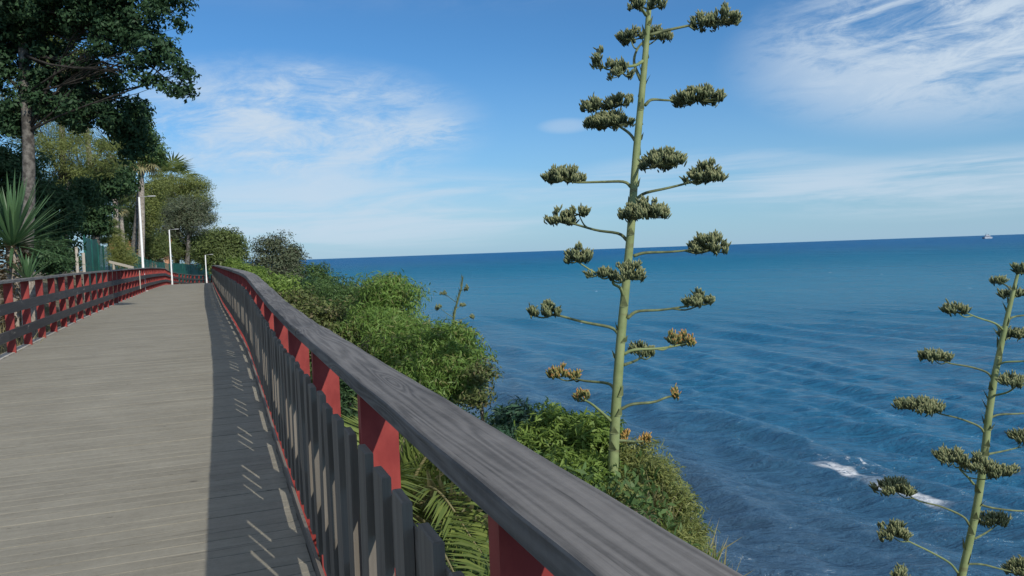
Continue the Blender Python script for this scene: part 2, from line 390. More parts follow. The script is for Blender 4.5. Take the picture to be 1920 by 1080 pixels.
# ------------------------------------------------------------------ terrain
SEA = -7.4
ED = [(-400, 2.0), (0, 1.8), (4, 2.1), (5.3, 2.7), (7, 3.75), (8, 3.95), (9, 3.5), (10, 2.8), (12, 2.4), (16, 2.6), (20, 3.6), (30, 5.4), (40, 6.2), (70, 6.0), (110, 6), (200, 5), (600, 0)]
def gz(x, y):
    x = np.asarray(x, float); y = np.asarray(y, float)
    yy = np.clip(y, -6, 104); a, b, z0 = itp(yy, RT), itp(yy, LT), itp(np.clip(y, -6, 200), ZT)
    dr = x - a; dl = b - x; e = itp(y, ED)
    n = 0.10*np.sin(1.7*x+0.6*y)*np.cos(0.9*y-0.4*x) + 0.05*np.sin(3.9*x+2.3*y)
    right = np.minimum(z0, 0.05) - 0.5 - 0.13*np.minimum(dr, e) - 1.12*np.maximum(dr-e, 0)
    right = np.where(right < -9, -9 - 0.06*np.maximum(dr-e-7.5, 0), right)
    left = z0 - 0.28 + np.interp(dl, [0, .25, 1.4, 4, 9, 30, 200, 3000], [0, .06, .55, .95, 1.3, 2.0, 6, 40])
    z = np.where(dr > 0, right + n*np.clip(dr, 0, 1), np.where(dl > 0, left + n*np.clip(dl*1.5, 0, 1), z0 - 0.45))
    return z
gx = np.concatenate([[-3000, -1200, -500, -250, -120, -70], np.arange(-45, -12, 2.0), np.arange(-12, -3.0, 0.35), np.arange(-3.0, 12, 0.25), np.arange(12, 40, 2.0), [60, 100, 200, 400]])
gy = np.concatenate([[-3000, -800, -300, -120, -60, -30, -15], np.arange(-8, 30, 0.5), np.arange(30, 120, 1.5), np.arange(120, 260, 10.0), [300, 400, 600]])
GX, GY = np.meshgrid(gx, gy); GZ = gz(GX, GY)
ids = np.arange(GX.size).reshape(GX.shape)
Fq = np.stack([ids[:-1, :-1], ids[:-1, 1:], ids[1:, 1:], ids[1:, :-1]], -1).reshape(-1, 4)
mt, n, b = newmat('earth'); t = n.nodes.new('ShaderNodeTexCoord').outputs['Object']
f1 = noise(n, t, 0.9, 8.0, 0.65); f2 = noise(n, t, 9.0, 6.0, 0.7)
c = mixc(n, f1.step(0.4, 0.62), (0.20, 0.165, 0.115), (0.085, 0.095, 0.045)); c = mixc(n, f2.step(0.48, 0.7), c, (0.34, 0.30, 0.24))
n.links.new(c, b.inputs['Base Color']); b.inputs['Roughness'].default_value = 0.95; b.inputs['Specular IOR Level'].default_value = 0.1
n.links.new(bump(n, f2, 0.9, 0.06), b.inputs['Normal'])
g = link('ground', np_mesh('ground', np.stack([GX, GY, GZ], -1).reshape(-1, 3), Fq, mt, True)); tag(g, 'brown earth bank and sea slope under the boardwalk', None, kind='structure')

# ------------------------------------------------------------------ sea
mt, n, b = newmat('sea_water')
geo = n.nodes.new('ShaderNodeNewGeometry'); wx, wy, wz = sep(n, geo.outputs['Position'])
pos = geo.outputs['Position']
rd = (wx*wx + wy*wy)._m('SQRT')
shal = (wx - 6.0).step(26.0, 2.0)                                   # shallow weed bed near the rocks
patch = noise(n, vec(n, wx*0.05, wy*0.03, 0.0), 1.0, 4.0, 0.6)
teal = rd.step(70.0, 170.0)*(1.0 - rd.step(260.0, 900.0))
col = mixc(n, (teal*(patch*0.8 + 0.55)).clamp(), (0.016, 0.140, 0.265), (0.004, 0.155, 0.275))
col = mixc(n, rd.step(300.0, 1500.0), col, (0.010, 0.122, 0.285))
col = mixc(n, (shal*(patch*0.9 + 0.45)).clamp(), col, (0.060, 0.096, 0.150))
# foam: a short breaking crest and scattered whitecaps
fn = noise(n, vec(n, wx*3.6, wy*1.6, 2.0), 1.0, 8.0, 0.75)
wob = noise(n, vec(n, wy*0.35, 0.0, 5.0), 1.0, 2.0)
bx = wx - (22.25 + (wob - 0.5)*1.3)
line = (bx*bx).step(0.16, 0.0)*wy.step(18.2, 19.4)*(1.0 - wy.step(23.6, 25.0))
gap = 1.0 - wy.step(20.9, 21.5)*(1.0 - wy.step(22.0, 22.4))*0.8
foam = line*gap*fn.step(0.36, 0.50)
trail = ((bx-1.3)*(bx-1.3)).step(1.6, 0.0)*wy.step(20.5, 22.0)*(1.0 - wy.step(24.0, 26.5))*fn.step(0.56, 0.64)*0.8
cap = noise(n, vec(n, wx*0.18, wy*0.09, 7.0), 1.0, 3.0, 0.6).step(0.70, 0.75)*rd.step(25.0, 60.0)*(1.0 - rd.step(300.0, 600.0))*noise(n, vec(n, wx*1.2, wy*0.7, 3.0), 1.0, 3.0).step(0.5, 0.6)
shore = (wx - itp(60, ED))  # surf by the far rocks
surf = wy.step(70.0, 95.0)*(1.0 - wy.step(150.0, 190.0))*(1.0 - wx.step(18.0, 25.0))*noise(n, vec(n, wx*0.35, wy*0.10, 1.0), 1.0, 5.0, 0.7).step(0.46, 0.6)
fm = (foam + trail + cap + surf).clamp()
col = mixc(n, fm, col, (0.80, 0.83, 0.85))
n.links.new(col, b.inputs['Base Color'])
rg = (0.16 + fm*0.5 + rd.step(40.0, 500.0)*0.22); n.links.new(rg.s, b.inputs['Roughness']); b.inputs['IOR'].default_value = 1.333
ca = wx*0.62 + wy*0.78; cb = wy*0.62 - wx*0.78
h1 = noise(n, vec(n, ca*1.9, cb*0.55, 0.0), 1.0, 6.0, 0.62, 0.25)
h2 = noise(n, vec(n, ca*0.50, cb*0.15, 4.0), 1.0, 4.0, 0.6, 0.3)
h3 = noise(n, vec(n, ca*0.10, cb*0.035, 4.0), 1.0, 3.0, 0.6)
h0 = noise(n, vec(n, ca*6.5, cb*2.2, 1.0), 1.0, 4.0, 0.6, 0.3)
sp_ = 0.62 - rd.step(18.0, 100.0)*0.60; n.links.new(sp_.s, b.inputs['Specular IOR Level'])
hb = noise(n, vec(n, ca*15.0, cb*6.0, 1.0), 1.0, 3.0, 0.6)*0.018 + h0*0.075 + h1*0.45 + h2*(0.2 + 1.1*rd.step(20.0, 60.0)) + h3*(4.5*rd.step(90.0, 240.0))
h4 = noise(n, vec(n, wx*0.020, wy*0.010, 4.0), 1.0, 3.0, 0.6); h5 = noise(n, vec(n, wx*0.004, wy*0.003, 4.0), 1.0, 3.0, 0.6)
hb = hb + h4*(16.0*rd.step(250.0, 700.0)) + h5*(60.0*rd.step(900.0, 2500.0))
n.links.new(bump(n, hb, 1.0, 1.0), b.inputs['Normal'])
angs = np.radians(np.concatenate([np.arange(-40, 4, 2.0), np.linspace(4, 62, 620), np.arange(64, 200, 3.0)]))
vr = np.linspace(470, 5, 520); rr = np.concatenate([[3, 6, 9, 11, 13], 9.0*773/vr]); rr = np.concatenate([rr, np.geomspace(rr[-1]*1.15, 45000, 22)])
A, Rr = np.meshgrid(angs, rr); SX, SY = Rr*np.sin(A), Rr*np.cos(A)
cell = np.gradient(rr)[:, None]*np.ones_like(A); cell = np.maximum(cell, Rr*np.gradient(angs)[None, :])
SZ = np.full_like(SX, SEA)
r2 = np.random.default_rng(5)
comps = [(6.2, 0.135, -2), (5.1, 0.095, 5), (7.6, 0.08, -7), (4.1, 0.07, 9), (3.3, 0.055, -12)]
for i in range(26):
    lam = 0.55*(3.0/0.55)**r2.random(); comps.append((lam, 0.0135*lam, (38 + r2.normal()*16) if lam < 1.9 else r2.normal()*12))
env = 0.75 + 0.35*np.sin(SY*0.11+SX*0.05+1.0)*np.sin(SY*0.047-SX*0.09)
for i, (lam, amp, dg) in enumerate(comps):
    k = 2*math.pi/lam; d = math.radians(dg); ph = r2.random()*6.28
    arg = k*(SX*math.cos(d) + SY*math.sin(d)) + ph + 0.8*np.sin(SY*0.21+SX*0.13+i)
    s = np.sin(arg); w = (1-2*np.abs(np.sin(arg/2))**1.3) if i < 5 else s
    fade = np.clip((lam/cell - 2.5)/3.0, 0, 1)
    SZ += amp*w*fade*(env if i < 5 else 1)
ids = np.arange(SX.size).reshape(SX.shape)
Fq = np.stack([ids[:-1, :-1], ids[:-1, 1:], ids[1:, 1:], ids[1:, :-1]], -1).reshape(-1, 4)[:, ::-1]
o = link('sea', np_mesh('sea', np.stack([SX, SY, SZ], -1).reshape(-1, 3), Fq, mt, True)); tag(o, 'blue sea with small waves reaching to the horizon', None, kind='structure')

# ------------------------------------------------------------------ boardwalk deck
deck = empty('boardwalk', (0, 0, 0), 'grey plank boardwalk running between the fences', None, None, 'structure')
def bevel_plank(w, t, ch, L=1.0):
    """plank along X of length L, width w along Y, top at 0"""
    mb = MB(); prof = [(-w/2, -t), (w/2, -t), (w/2, -ch), (w/2-ch, 0), (-w/2+ch, 0), (-w/2, -ch)]
    k = len(prof)
    for i in range(k):
        a, b2 = prof[i], prof[(i+1) % k]
        mb.quad((-L/2, a[0], a[1]), (-L/2, b2[0], b2[1]), (L/2, b2[0], b2[1]), (L/2, a[0], a[1]), [(-L/2, a[0]-a[1]), (-L/2, b2[0]-b2[1]), (L/2, b2[0]-b2[1]), (L/2, a[0]-a[1])])
    for sx in (-1, 1):
        q = [(sx*L/2, p[0], p[1]) for p in prof]; kk = len(mb.v); mb.v += q; mb.uv += [(p[0], p[1]) for p in prof]; mb.f.append(tuple(range(kk, kk+k)) if sx < 0 else tuple(reversed(range(kk, kk+k))))
    return mb
PW = 0.14
variants = [bevel_plank(PW-0.0048-0.0012*i, 0.035, 0.0012, 3.55).mesh('plank', M['deck']) for i in range(4)]
y = 0.6; cnt = 0; rest = MB()
while y < 100:
    a, b2 = xl(y)-0.03, xr(y)+0.014; z = zd(y); sl_ = (zd(y+.1)-zd(y-.1))/.2
    tl = math.atan2(xr(y+.3)-xr(y-.3), 0.6) if y < 66 else 0
    if cnt < 300:
        o = link('plank', variants[random.randrange(4)], None, deck)
        o.location = ((a+b2)/2 + random.uniform(-.004, .004), y, z + random.uniform(-.002, .002))
        o.rotation_euler = (math.atan(sl_), random.uniform(-.0004, .0004), random.uniform(-.0012, .0012)); o.scale = ((b2-a)/3.55, 1, 1)
    else:
        rest.box((a, y-PW/2+.003, z-.035), (b2, y+PW/2-.003, z + random.uniform(-.001, .001)))
    cnt += 1; y += PW
tag(rest.build('far_planks', M['deck'], deck), 'far planks of the boardwalk', kind='stuff')
# joists and pale edging of the deck
ys = np.arange(-2, 100, 1.0)
def sweep(mb, ys, xf, w0, w1, z0, z1):
    """box swept along the path between lateral offsets w0..w1 and heights z0..z1 above the deck"""
    L = 0.0; prev = None; rings = []
    for yv in ys:
        t = np.array([xf(yv+.05)-xf(yv-.05), .1, 0]); t /= np.linalg.norm(t); nrm = np.array([t[1], -t[0], 0])
        c = np.array([xf(yv), yv, zd(yv)])
        if prev is not None: L += np.linalg.norm(c-prev)
        prev = c
        k = len(mb.v)
        for (w, z, vv) in ((w0, z0, 0), (w1, z0, w1-w0), (w1, z1, w1-w0+z1-z0), (w0, z1, 2*(w1-w0)+z1-z0)):
            mb.v.append(tuple(c + nrm*w + np.array([0, 0, z]))); mb.uv.append((L, vv))
        rings.append(k)
    for a, b2 in zip(rings[:-1], rings[1:]):
        for j in range(4): mb.f.append((a+j, b2+j, b2+(j+1) % 4, a+(j+1) % 4))
    mb.f.append(tuple(rings[0]+j for j in range(4))); mb.f.append(tuple(rings[-1]+j for j in reversed(range(4))))
for w in (-0.25, -1.75, -3.0):
    mb = MB(); sweep(mb, ys, xr, w-.05, w+.05, -.25, -.04); mb.build('joist', M['picket'], deck)
mb = MB(); sweep(mb, ys, xr, .0165, .0345, -.28, .072); mb.build('added_rim_board', M['picket'], deck)  # board made up to hide the sunlit red posts behind a dark line
mb = MB(); sweep(mb, np.arange(0, 100, 1.0), xl, -.20, -.04, -.4, .012); mb.build('concrete_edge', M['concrete'], deck)

# ------------------------------------------------------------------ sea-side picket fence
fence = empty('picket_fence', (0.45, 0, 0), 'dark grey picket fence with wide flat handrail on the sea side', 'fence')
def chamfer_box(w, d, h, ch):
    """upright board, w along Y, d along X, base at 0"""
    mb = MB(); x0, x1 = 0, d; hw = w/2
    mb.box((x0, -hw, 0), (x1, hw, h-ch))
    a = [(x0, -hw, h-ch), (x1, -hw, h-ch), (x1, hw, h-ch), (x0, hw, h-ch)]; t = [(x0+ch, -hw+ch, h), (x1-ch, -hw+ch, h), (x1-ch, hw-ch, h), (x0+ch, hw-ch, h)]
    for i in range(4):
        j = (i+1) % 4; mb.quad(a[i], a[j], t[j], t[i], [(h, i*.1)]*4)
    mb.quad(*t, uv=[(h + p[1], p[0]) for p in t])
    return mb
pv = [chamfer_box(0.122 + 0.003*i, 0.026, 0.798 + 0.006*(i % 3), 0.004).mesh('picket', M['picket']) for i in range(5)]
pm = chamfer_box(0.055, 0.125, 1.62, 0.003).mesh('post', M['red'])
def path_ang(xf, yv): return -math.atan2(xf(yv+.15)-xf(yv-.15), 0.3)
def arc_ys(xf, y0, step, nmax, ymax):
    out = []; yv = y0
    while len(out) < nmax and yv < ymax:
        out.append(yv); s = (xf(yv+.1)-xf(yv-.1))/.2; yv += step/math.sqrt(1+s*s)
    return out
for i, yv in enumerate(arc_ys(xr, 1.615 - 0.27*3, 0.27, 300, 100)):
    o = link('picket', pv[random.randrange(5)], None, fence); a = path_ang(xr, yv)
    o.location = (xr(yv) + .008, yv, zd(yv) + 0.20 + random.uniform(-.006, .006)); o.rotation_euler = (random.gauss(0, .003), random.gauss(0, .004), a + random.gauss(0, .012))
posts_y = arc_ys(xr, 2.60 - 1.35*2, 1.35, 90, 98)
for yv in posts_y:
    o = link('post', pm, None, fence); o.location = (xr(yv) + .042, yv, zd(yv) - 0.455); o.rotation_euler = (0, 0, path_ang(xr, yv))
def run(name, xf, w0, w1, z0, z1, y0, y1, seg, mat, parent, step=0.5, gap=0.003):
    yv = y0
    while yv < y1:
        e = min(yv+seg, y1); mb = MB(); st = max(3, int((e-yv)/step)+1)
        sweep(mb, np.linspace(yv+gap/2, e-gap/2, st), xf, w0, w1, z0, z1); mb.build(name, mat, parent); yv = e
run('stringer', xr, .036, .0425, .215, .46, -1.0, 98, 4.05, M['picket'], fence)
run('stringer', xr, .036, .0425, .74, .94, -1.0, 98, 4.05, M['picket'], fence)
# handrail: rounded, slightly uneven planks
def hand_plank(xf, w0, w1, z0, z1, y0, y1, mat, parent, name='handrail', r=0.007):
    ysn = np.linspace(y0, y1, max(4, int((y1-y0)/0.18))); L = y0; prev = None; mb = MB(); rings = []
    prof = [(w0, z0, 0), (w1, z0, 0.0), (w1, z1-r, 0.02), (w1-r*.3, z1-r*.3, .024), (w1-r, z1, .03), ((w0+w1)/2, z1, .03+(w1-w0)/2), (w0+r, z1, .03+w1-w0), (w0+r*.3, z1-r*.3, .036+w1-w0), (w0, z1-r, .04+w1-w0), (w0, z0, .09+w1-w0)]
    for yv in ysn:
        t = np.array([xf(yv+.05)-xf(yv-.05), .1, 0]); t /= np.linalg.norm(t); nrm = np.array([t[1], -t[0], 0]); c = np.array([xf(yv), yv, zd(yv)])
        if prev is not None: L += np.linalg.norm(c-prev)
        prev = c; rings.append(len(mb.v)); j1, j2 = random.gauss(0, .0016), random.gauss(0, .0012)
        for k, (w, z, v) in enumerate(prof):
            jj = j1 if k > 5 else -j1
            mb.v.append(tuple(c + nrm*(w + jj*(k not in (0, 9))) + np.array([0, 0, z + (j2 if z > z0 else 0)]))); mb.uv.append((L, v))
    k = len(prof)
    for a, b2 in zip(rings[:-1], rings[1:]):
        for j in range(k-1): mb.f.append((a+j, b2+j, b2+j+1, a+j+1))
    mb.f.append((rings[0], rings[0]+1, rings[0]+2, rings[0]+4, rings[0]+6, rings[0]+8)); q = rings[-1]; mb.f.append((q+8, q+6, q+4, q+2, q+1, q))
    mb.build(name, mat, parent)
yv = -1.2
while yv < 98:
    e = yv + 4.05*(1.4 if yv < 0 else 1)
    hand_plank(xr, .015, .175, 1.168, 1.215, yv + .002, e - .002, M['rail'], fence); yv = e

# ------------------------------------------------------------------ land-side rail fence
lf = empty('rail_fence', (-3.2, 8, 0), 'red post fence with worn black rails on the land side', 'fence')
for yv in arc_ys(xl, 8.3-1.33*7, 1.33, 100, 106):
    o = link('post', pm, None, lf); o.location = (xl(yv) - .15, yv, zd(yv) - 0.455); o.rotation_euler = (0, 0, path_ang(xl, yv))
run('mid_rail', xl, -.024, .016, .68, .85, -1.7, 108, 4.0, M['darkrail'], lf)
run('lower_rail', xl, -.024, .016, .25, .41, -1.7, 108, 4.0, M['darkrail'], lf)
yv = -1.7
while yv < 108:
    hand_plank(xl, -.17, .0, 1.168, 1.215, yv + .002, yv + 3.998, M['rail'], lf, 'top_rail'); yv += 4

# ------------------------------------------------------------------ lamp posts
def lamp(x, y, z, label, h=4.85, r=0.062):
    root = empty('street_lamp', (x, y, z), label, 'street lamp', 'white lamps along the boardwalk')
    mb = MB(); mb.tube([(x, y, z-.5), (x, y, z+.9), (x, y, z+.92), (x, y, z+h)], [r*1.3, r*1.25, r, r*.75], 12); mb.build('pole', M['white'], root, True)
    mb = MB(); mb.box((x-.16, y-.16, z-.3), (x+.16, y+.16, z+.03)); mb.build('base_plate', M['white'], root)
    mb = MB(); mb.tube([(x-.05, y, z+h-.02), (x+.3, y-.05, z+h+.03), (x+.6, y-.1, z+h+.04)], [.018, .014, .014], 8)
    mb.build('arm', M['steel'], root, True)
    mb = MB(); mb.tube([(x+.38, y-.08, z+h+.036), (x+.44, y-.085, z+h+.038), (x+.74, y-.1, z+h+.045), (x+.80, y-.1, z+h+.045)], [.015, .032, .032, .015], 10); mb.build('lamp_head', M['steel'], root, True)
lamp(-3.50, 44.2, zd(44.2), 'tall white street lamp beside the pale rail patch on the boardwalk edge')
lamp(-3.62, 74.0, zd(74), 'white street lamp where the red fence bends away')
lamp(-0.95, 88.0, zd(88), 'white street lamp far off at the end of the boardwalk', 3.3)

# ------------------------------------------------------------------ flowering agaves
def pod_cluster(c, ru, rv, bdir, mat, parent, dens=1.0, plen=0.058):
    """flat-topped head: tufts of upright buds on short stems. ru, rv half sizes in metres"""
    area = ru*ru/(0.045**2); nt_ = max(5, int(area*2.3*dens)); V = []; Fq = []; UV = []; stems = MB()
    hub = np.array(c) - np.array([0, 0, rv*0.75])
    for _ in range(nt_):
        g = rng.random()*6.283; q = math.sqrt(rng.random()); dome = (1-q*q)
        p = np.array(c) + np.array([math.cos(g)*q*ru, math.sin(g)*q*ru, -rv*0.95 + dome*rv*1.5*rng.random() + rng.normal()*rv*.12])
        stems.tube([hub, (hub+p)/2 - np.array([0, 0, rv*.12]), p], [.008, .006, .005], 4, cap=False)
        outd = np.array([math.cos(g)*q, math.sin(g)*q, 0])
        for _k in range(17):
            ax = unit(np.array([rng.normal()*.42, rng.normal()*.42, 1.15]) + outd*.55); l = plen*(.7 + .6*rng.random()); w = .0070*(.8 + .5*rng.random())
            a = np.cross(ax, [0.3, 0.8, 0.1]); a /= np.linalg.norm(a); b2 = np.cross(ax, a); k0 = len(V)
            st = p + rng.normal(size=3)*.013
            for (h, rr_) in ((0, .35), (.25, .9), (.7, 1.0), (1.0, .3)):
                for j in range(4):
                    gg = j*math.pi/2; V.append(st + ax*l*h + w*rr_*(a*math.cos(gg) + b2*math.sin(gg))); UV.append((j/4, h))
            for i in range(3):
                for j in range(4): Fq.append((k0+i*4+j, k0+i*4+(j+1) % 4, k0+(i+1)*4+(j+1) % 4, k0+(i+1)*4+j))
            Fq.append((k0+12, k0+13, k0+14, k0+15))
    o = tag(link('flower_head', np_mesh('flower_head', np.array(V), np.array(Fq), mat, True, np.array(UV)), None, parent), kind='stuff')
    sm = stems.mesh('flower_stem', M['branch'], True); link('flower_stem', sm, None, parent)
    return o
def agave(label, D, trunk, base_z, branches, wpx, group=None, dens=1.0, seg=14, skin='stalk'):
    """trunk: list of (u, v); branches: (path pixels, [(u0,u1,v0,v1) heads], material)"""
    pts = [P(u, v, D) for u, v in trunk]; w = np.interp(np.linspace(0, 1, 40), np.linspace(0, 1, len(wpx)), wpx)
    dirb = (pts[0]-pts[1])/np.linalg.norm(pts[0]-pts[1])
    down = (pts[0][2]-base_z)
    low = pts[0] + np.array([dirb[0]*.15, dirb[1]*.15, -1.0])*down
    root = empty('agave_plant', low, label, 'agave', group)
    sc = D/FPX
    tp = bez(pts, 40); mb = MB()
    rad = [x*sc*.5 for x in w]
    full = [low, (low+pts[0])/2] + tp; radf = [rad[0]*1.15, rad[0]*1.08] + rad
    # ring nodes on the stalk where bracts sit
    mb.tube(full, radf, seg); stalk = mb.build('stalk', M[skin], root, True)
    br = MB()
    for i in range(0, 40, 1):
        p = np.array(tp[i]); g = rng.random()*6.28; d = np.array([math.cos(g), math.sin(g), 0]); s = np.array([-d[1], d[0], 0]); r = rad[i]
        a = p + d*r*.98; br.quad(a - s*r*.9, a + d*.006 - np.array([0, 0, .012]), a + s*r*.9, a + d*(.01 + .05*rng.random()) + np.array([0, 0, .07 + .06*rng.random()]))
    tag(br.build('bract', M['branch'], stalk), kind='stuff')
    rosette = []
    for k in range(22):
        g = rng.random()*6.283; L = .32 + .2*rng.random(); e = .25 + .9*rng.random(); d = np.array([math.cos(g)*math.cos(e), math.sin(g)*math.cos(e), math.sin(e)]); s = np.array([-math.sin(g), math.cos(g), 0]); a = np.array(low) + d*.08
        rosette.append((a, d, s, L))
    lv = MB()
    for a, d, s, L in rosette:
        pr = [(0, .06), (.35, .085), (.75, .055), (1.0, .004)]; q = [(a + d*L*t - np.array([0, 0, .25*L*t*t]), wd) for t, wd in pr]
        for (p0, w0), (p1, w1) in zip(q[:-1], q[1:]): lv.quad(p0 - s*w0, p0 + s*w0, p1 + s*w1, p1 - s*w1)
    lv.build('leaf_rosette', M['yucca'], root)
    for i, (path, heads, mk) in enumerate(branches):
        u0, v0 = path[0]
        hc = [((h[0]+h[1])/2, (h[2]+h[3])/2) for h in heads]
        px = math.hypot(hc[-1][0]-u0, hc[-1][1]-v0)
        dep = math.sqrt(max(0, 125**2 - px*px))*sc*(1 if (i*7 % 3) else -1)*0.8
        mb = MB(); n = len(path); cps = []
        for k, (u, v) in enumerate(path): cps.append(P(u, v, D + dep*k/max(1, n-1)))
        bp = bez(cps, 16); mb.tube(bp, np.linspace(.32, .16, 16)*rad[0], 8)
        for (h, c0) in zip(heads, hc):
            e = P(c0[0], h[3]-1, D + dep); s0 = bp[-1]
            if np.linalg.norm(e-s0) > .05:
                k = int(np.argmin([np.linalg.norm(np.array(q)-e) for q in bp])); k = max(4, k-3); s0 = np.array(bp[k])
                mb.tube(bez([s0, (s0+e)/2 + np.array([0, 0, -.03]), e], 7), np.linspace(.18, .12, 7)*rad[0], 6)
        b_o = mb.build('flower_branch', M['branch'] if i % 3 else M['stalk'], root, True)
        for (h, c0) in zip(heads, hc):
            ru, rv = (h[1]-h[0])/2*sc, (h[3]-h[2])/2*sc
            c = P(c0[0], c0[1] + 3, D + dep)
            pod_cluster(c, max(ru-.02, .03), max(rv-.012, .02), None, M[mk], b_o, dens, plen=.060*(1.0 if D < 10 else 0.7))
    return root
A1 = [
 ([(1211, 28), (1203, 16), (1198, 4)], [(1170, 1212, -16, 14), (1214, 1250, -14, 14)], 'pod'),
 ([(1217, 66), (1250, 57), (1300, 46), (1330, 38)], [(1293, 1336, 14, 52), (1318, 1388, 4, 44)], 'pod'),
 ([(1201, 150), (1189, 118), (1195, 92), (1212, 72)], [(1155, 1210, 44, 76), (1203, 1261, 40, 74)], 'pod'),
 ([(1206, 114), (1190, 123), (1165, 124), (1140, 120)], [(1111, 1150, 82, 128), (1142, 1190, 92, 140)], 'pod'),
 ([(1210, 197), (1222, 187), (1250, 188), (1300, 190)], [(1256, 1358, 150, 192)], 'pod'),
 ([(1193, 267), (1180, 250), (1160, 236), (1140, 222)], [(1085, 1140, 172, 206), (1132, 1198, 162, 200), (1092, 1188, 202, 238)], 'pod'),
 ([(1198, 310), (1220, 306), (1245, 310)], [(1204, 1284, 272, 310)], 'pod'),
 ([(1192, 374), (1210, 362), (1250, 353), (1290, 343), (1310, 336)], [(1282, 1362, 292, 340)], 'pod'),
 ([(1184, 352), (1170, 341), (1130, 341), (1080, 342), (1060, 338)], [(1016, 1097, 300, 342)], 'pod'),
 ([(1186, 404), (1205, 405), (1225, 404)], [(1164, 1254, 370, 407)], 'pod'),
 ([(1177, 452), (1160, 438), (1120, 432), (1080, 421), (1055, 415)], [(1018, 1076, 386, 419), (1060, 1111, 378, 404)], 'pod'),
 ([(1188, 480), (1210, 474), (1260, 472), (1320, 466)], [(1291, 1373, 424, 471)], 'pod'),
 ([(1168, 556), (1163, 540), (1150, 532), (1148, 520), (1130, 512)], [(1055, 1112, 455, 492), (1100, 1140, 488, 517), (1143, 1208, 478, 523)], 'pod'),
 ([(1160, 627), (1145, 614), (1095, 604), (1045, 591), (1020, 588)], [(988, 1008, 570, 592), (1004, 1053, 557, 592)], 'pod'),
 ([(1176, 597), (1195, 584), (1240, 581), (1290, 574)], [(1280, 1342, 539, 574)], 'pod'),
 ([(1170, 664), (1190, 656), (1240, 653), (1285, 645)], [(1240, 1277, 601, 648), (1270, 1307, 609, 648)], 'podbloom'),
 ([(1170, 684), (1190, 677), (1210, 666)], [(1176, 1222, 636, 663), (1208, 1234, 646, 668)], 'pod'),
 ([(1154, 733), (1140, 719), (1095, 714), (1060, 705)], [(1022, 1064, 669, 708), (1058, 1090, 683, 709)], 'podbloom'),
 ([(1146, 790), (1130, 775), (1110, 758), (1096, 750)], [(1078, 1111, 725, 753)], 'podbloom'),
 ([(1163, 768), (1185, 758), (1225, 754), (1250, 745), (1266, 742)], [(1256, 1281, 717, 746)], 'podbloom'),
 ([(1152, 827), (1165, 826), (1190, 828), (1208, 827)], [(1159, 1184, 800, 827), (1199, 1223, 802, 829)], 'poddry'),
]
agave('tall flowering agave with thick green stalk and blooms among the bushes', 8.0, [(1148, 928), (1153, 800), (1163, 650), (1172, 550), (1183, 430), (1192, 300), (1203, 180), (1212, 80), (1218, 0), (1225, -70)], gz(3.71, 7.03)-.2, A1, [20.5, 19, 17.5, 16, 15, 14, 12.5, 11, 9, 5], 'flowering agaves', seg=16)
A2 = [
 ([(1910, 512), (1908, 504)], [(1886, 1925, 492, 512)], 'pod'),
 ([(1899, 550), (1888, 536), (1872, 529)], [(1850, 1882, 517, 531)], 'pod'),
 ([(1897, 560), (1905, 556)], [(1876, 1925, 541, 556)], 'pod'),
 ([(1880, 618), (1865, 606), (1835, 596), (1808, 585)], [(1772, 1817, 571, 586)], 'pod'),
 ([(1878, 640), (1895, 632)], [(1868, 1925, 612, 632)], 'pod'),
 ([(1862, 712), (1850, 698), (1820, 688), (1780, 681), (1762, 673)], [(1721, 1780, 654, 675)], 'pod'),
 ([(1862, 742), (1890, 735), (1910, 720)], [(1874, 1930, 700, 722)], 'pod'),
 ([(1846, 812), (1835, 799), (1800, 785), (1760, 775), (1742, 766)], [(1683, 1764, 743, 768)], 'pod'),
 ([(1850, 852), (1880, 846), (1915, 838)], [(1889, 1945, 807, 826)], 'pod'),
 ([(1826, 908), (1815, 895), (1800, 880), (1800, 872)], [(1755, 1812, 841, 864), (1800, 1862, 843, 880), (1850, 1902, 862, 892)], 'pod'),
 ([(1818, 985), (1805, 968), (1765, 950), (1720, 938), (1690, 918)], [(1642, 1715, 896, 922)], 'pod'),
 ([(1828, 1010), (1850, 998), (1870, 984)], [(1834, 1897, 951, 984)], 'pod'),
 ([(1796, 1074), (1780, 1055), (1745, 1035), (1710, 1018), (1685, 1005)], [(1640, 1701, 972, 1005)], 'pod'),
 ([(1806, 1058), (1840, 1058), (1880, 1068), (1920, 1078)], [(1889, 1950, 1030, 1076)], 'pod'),
 ([(1889, 600), (1905, 593), (1935, 590), (1965, 584)], [(1945, 2000, 562, 586)], 'pod'),
 ([(1867, 686), (1885, 679), (1920, 677), (1960, 670)], [(1940, 2000, 648, 672)], 'pod'),
 ([(1851, 790), (1870, 778), (1920, 775), (1965, 768)], [(1945, 2010, 744, 770)], 'pod'),
 ([(1838, 946), (1865, 953), (1920, 958), (1960, 950)], [(1940, 2000, 922, 952)], 'pod'),
 ([(1790, 1100), (1770, 1092), (1720, 1088), (1700, 1084)], [(1675, 1716, 1062, 1085)], 'pod'),
]
agave('slender flowering agave with flat green heads standing in front of open water', 7.4, [(1797, 1105), (1804, 1077), (1831, 952), (1847, 842), (1853, 787), (1865, 707), (1880, 634), (1895, 567), (1910, 506)], gz(P(1797, 1105, 7.4)[0], P(1797, 1105, 7.4)[1])-.2, A2, [14, 14, 13.5, 13, 12.5, 11.5, 10, 8, 5], 'flowering agaves', dens=1.1)
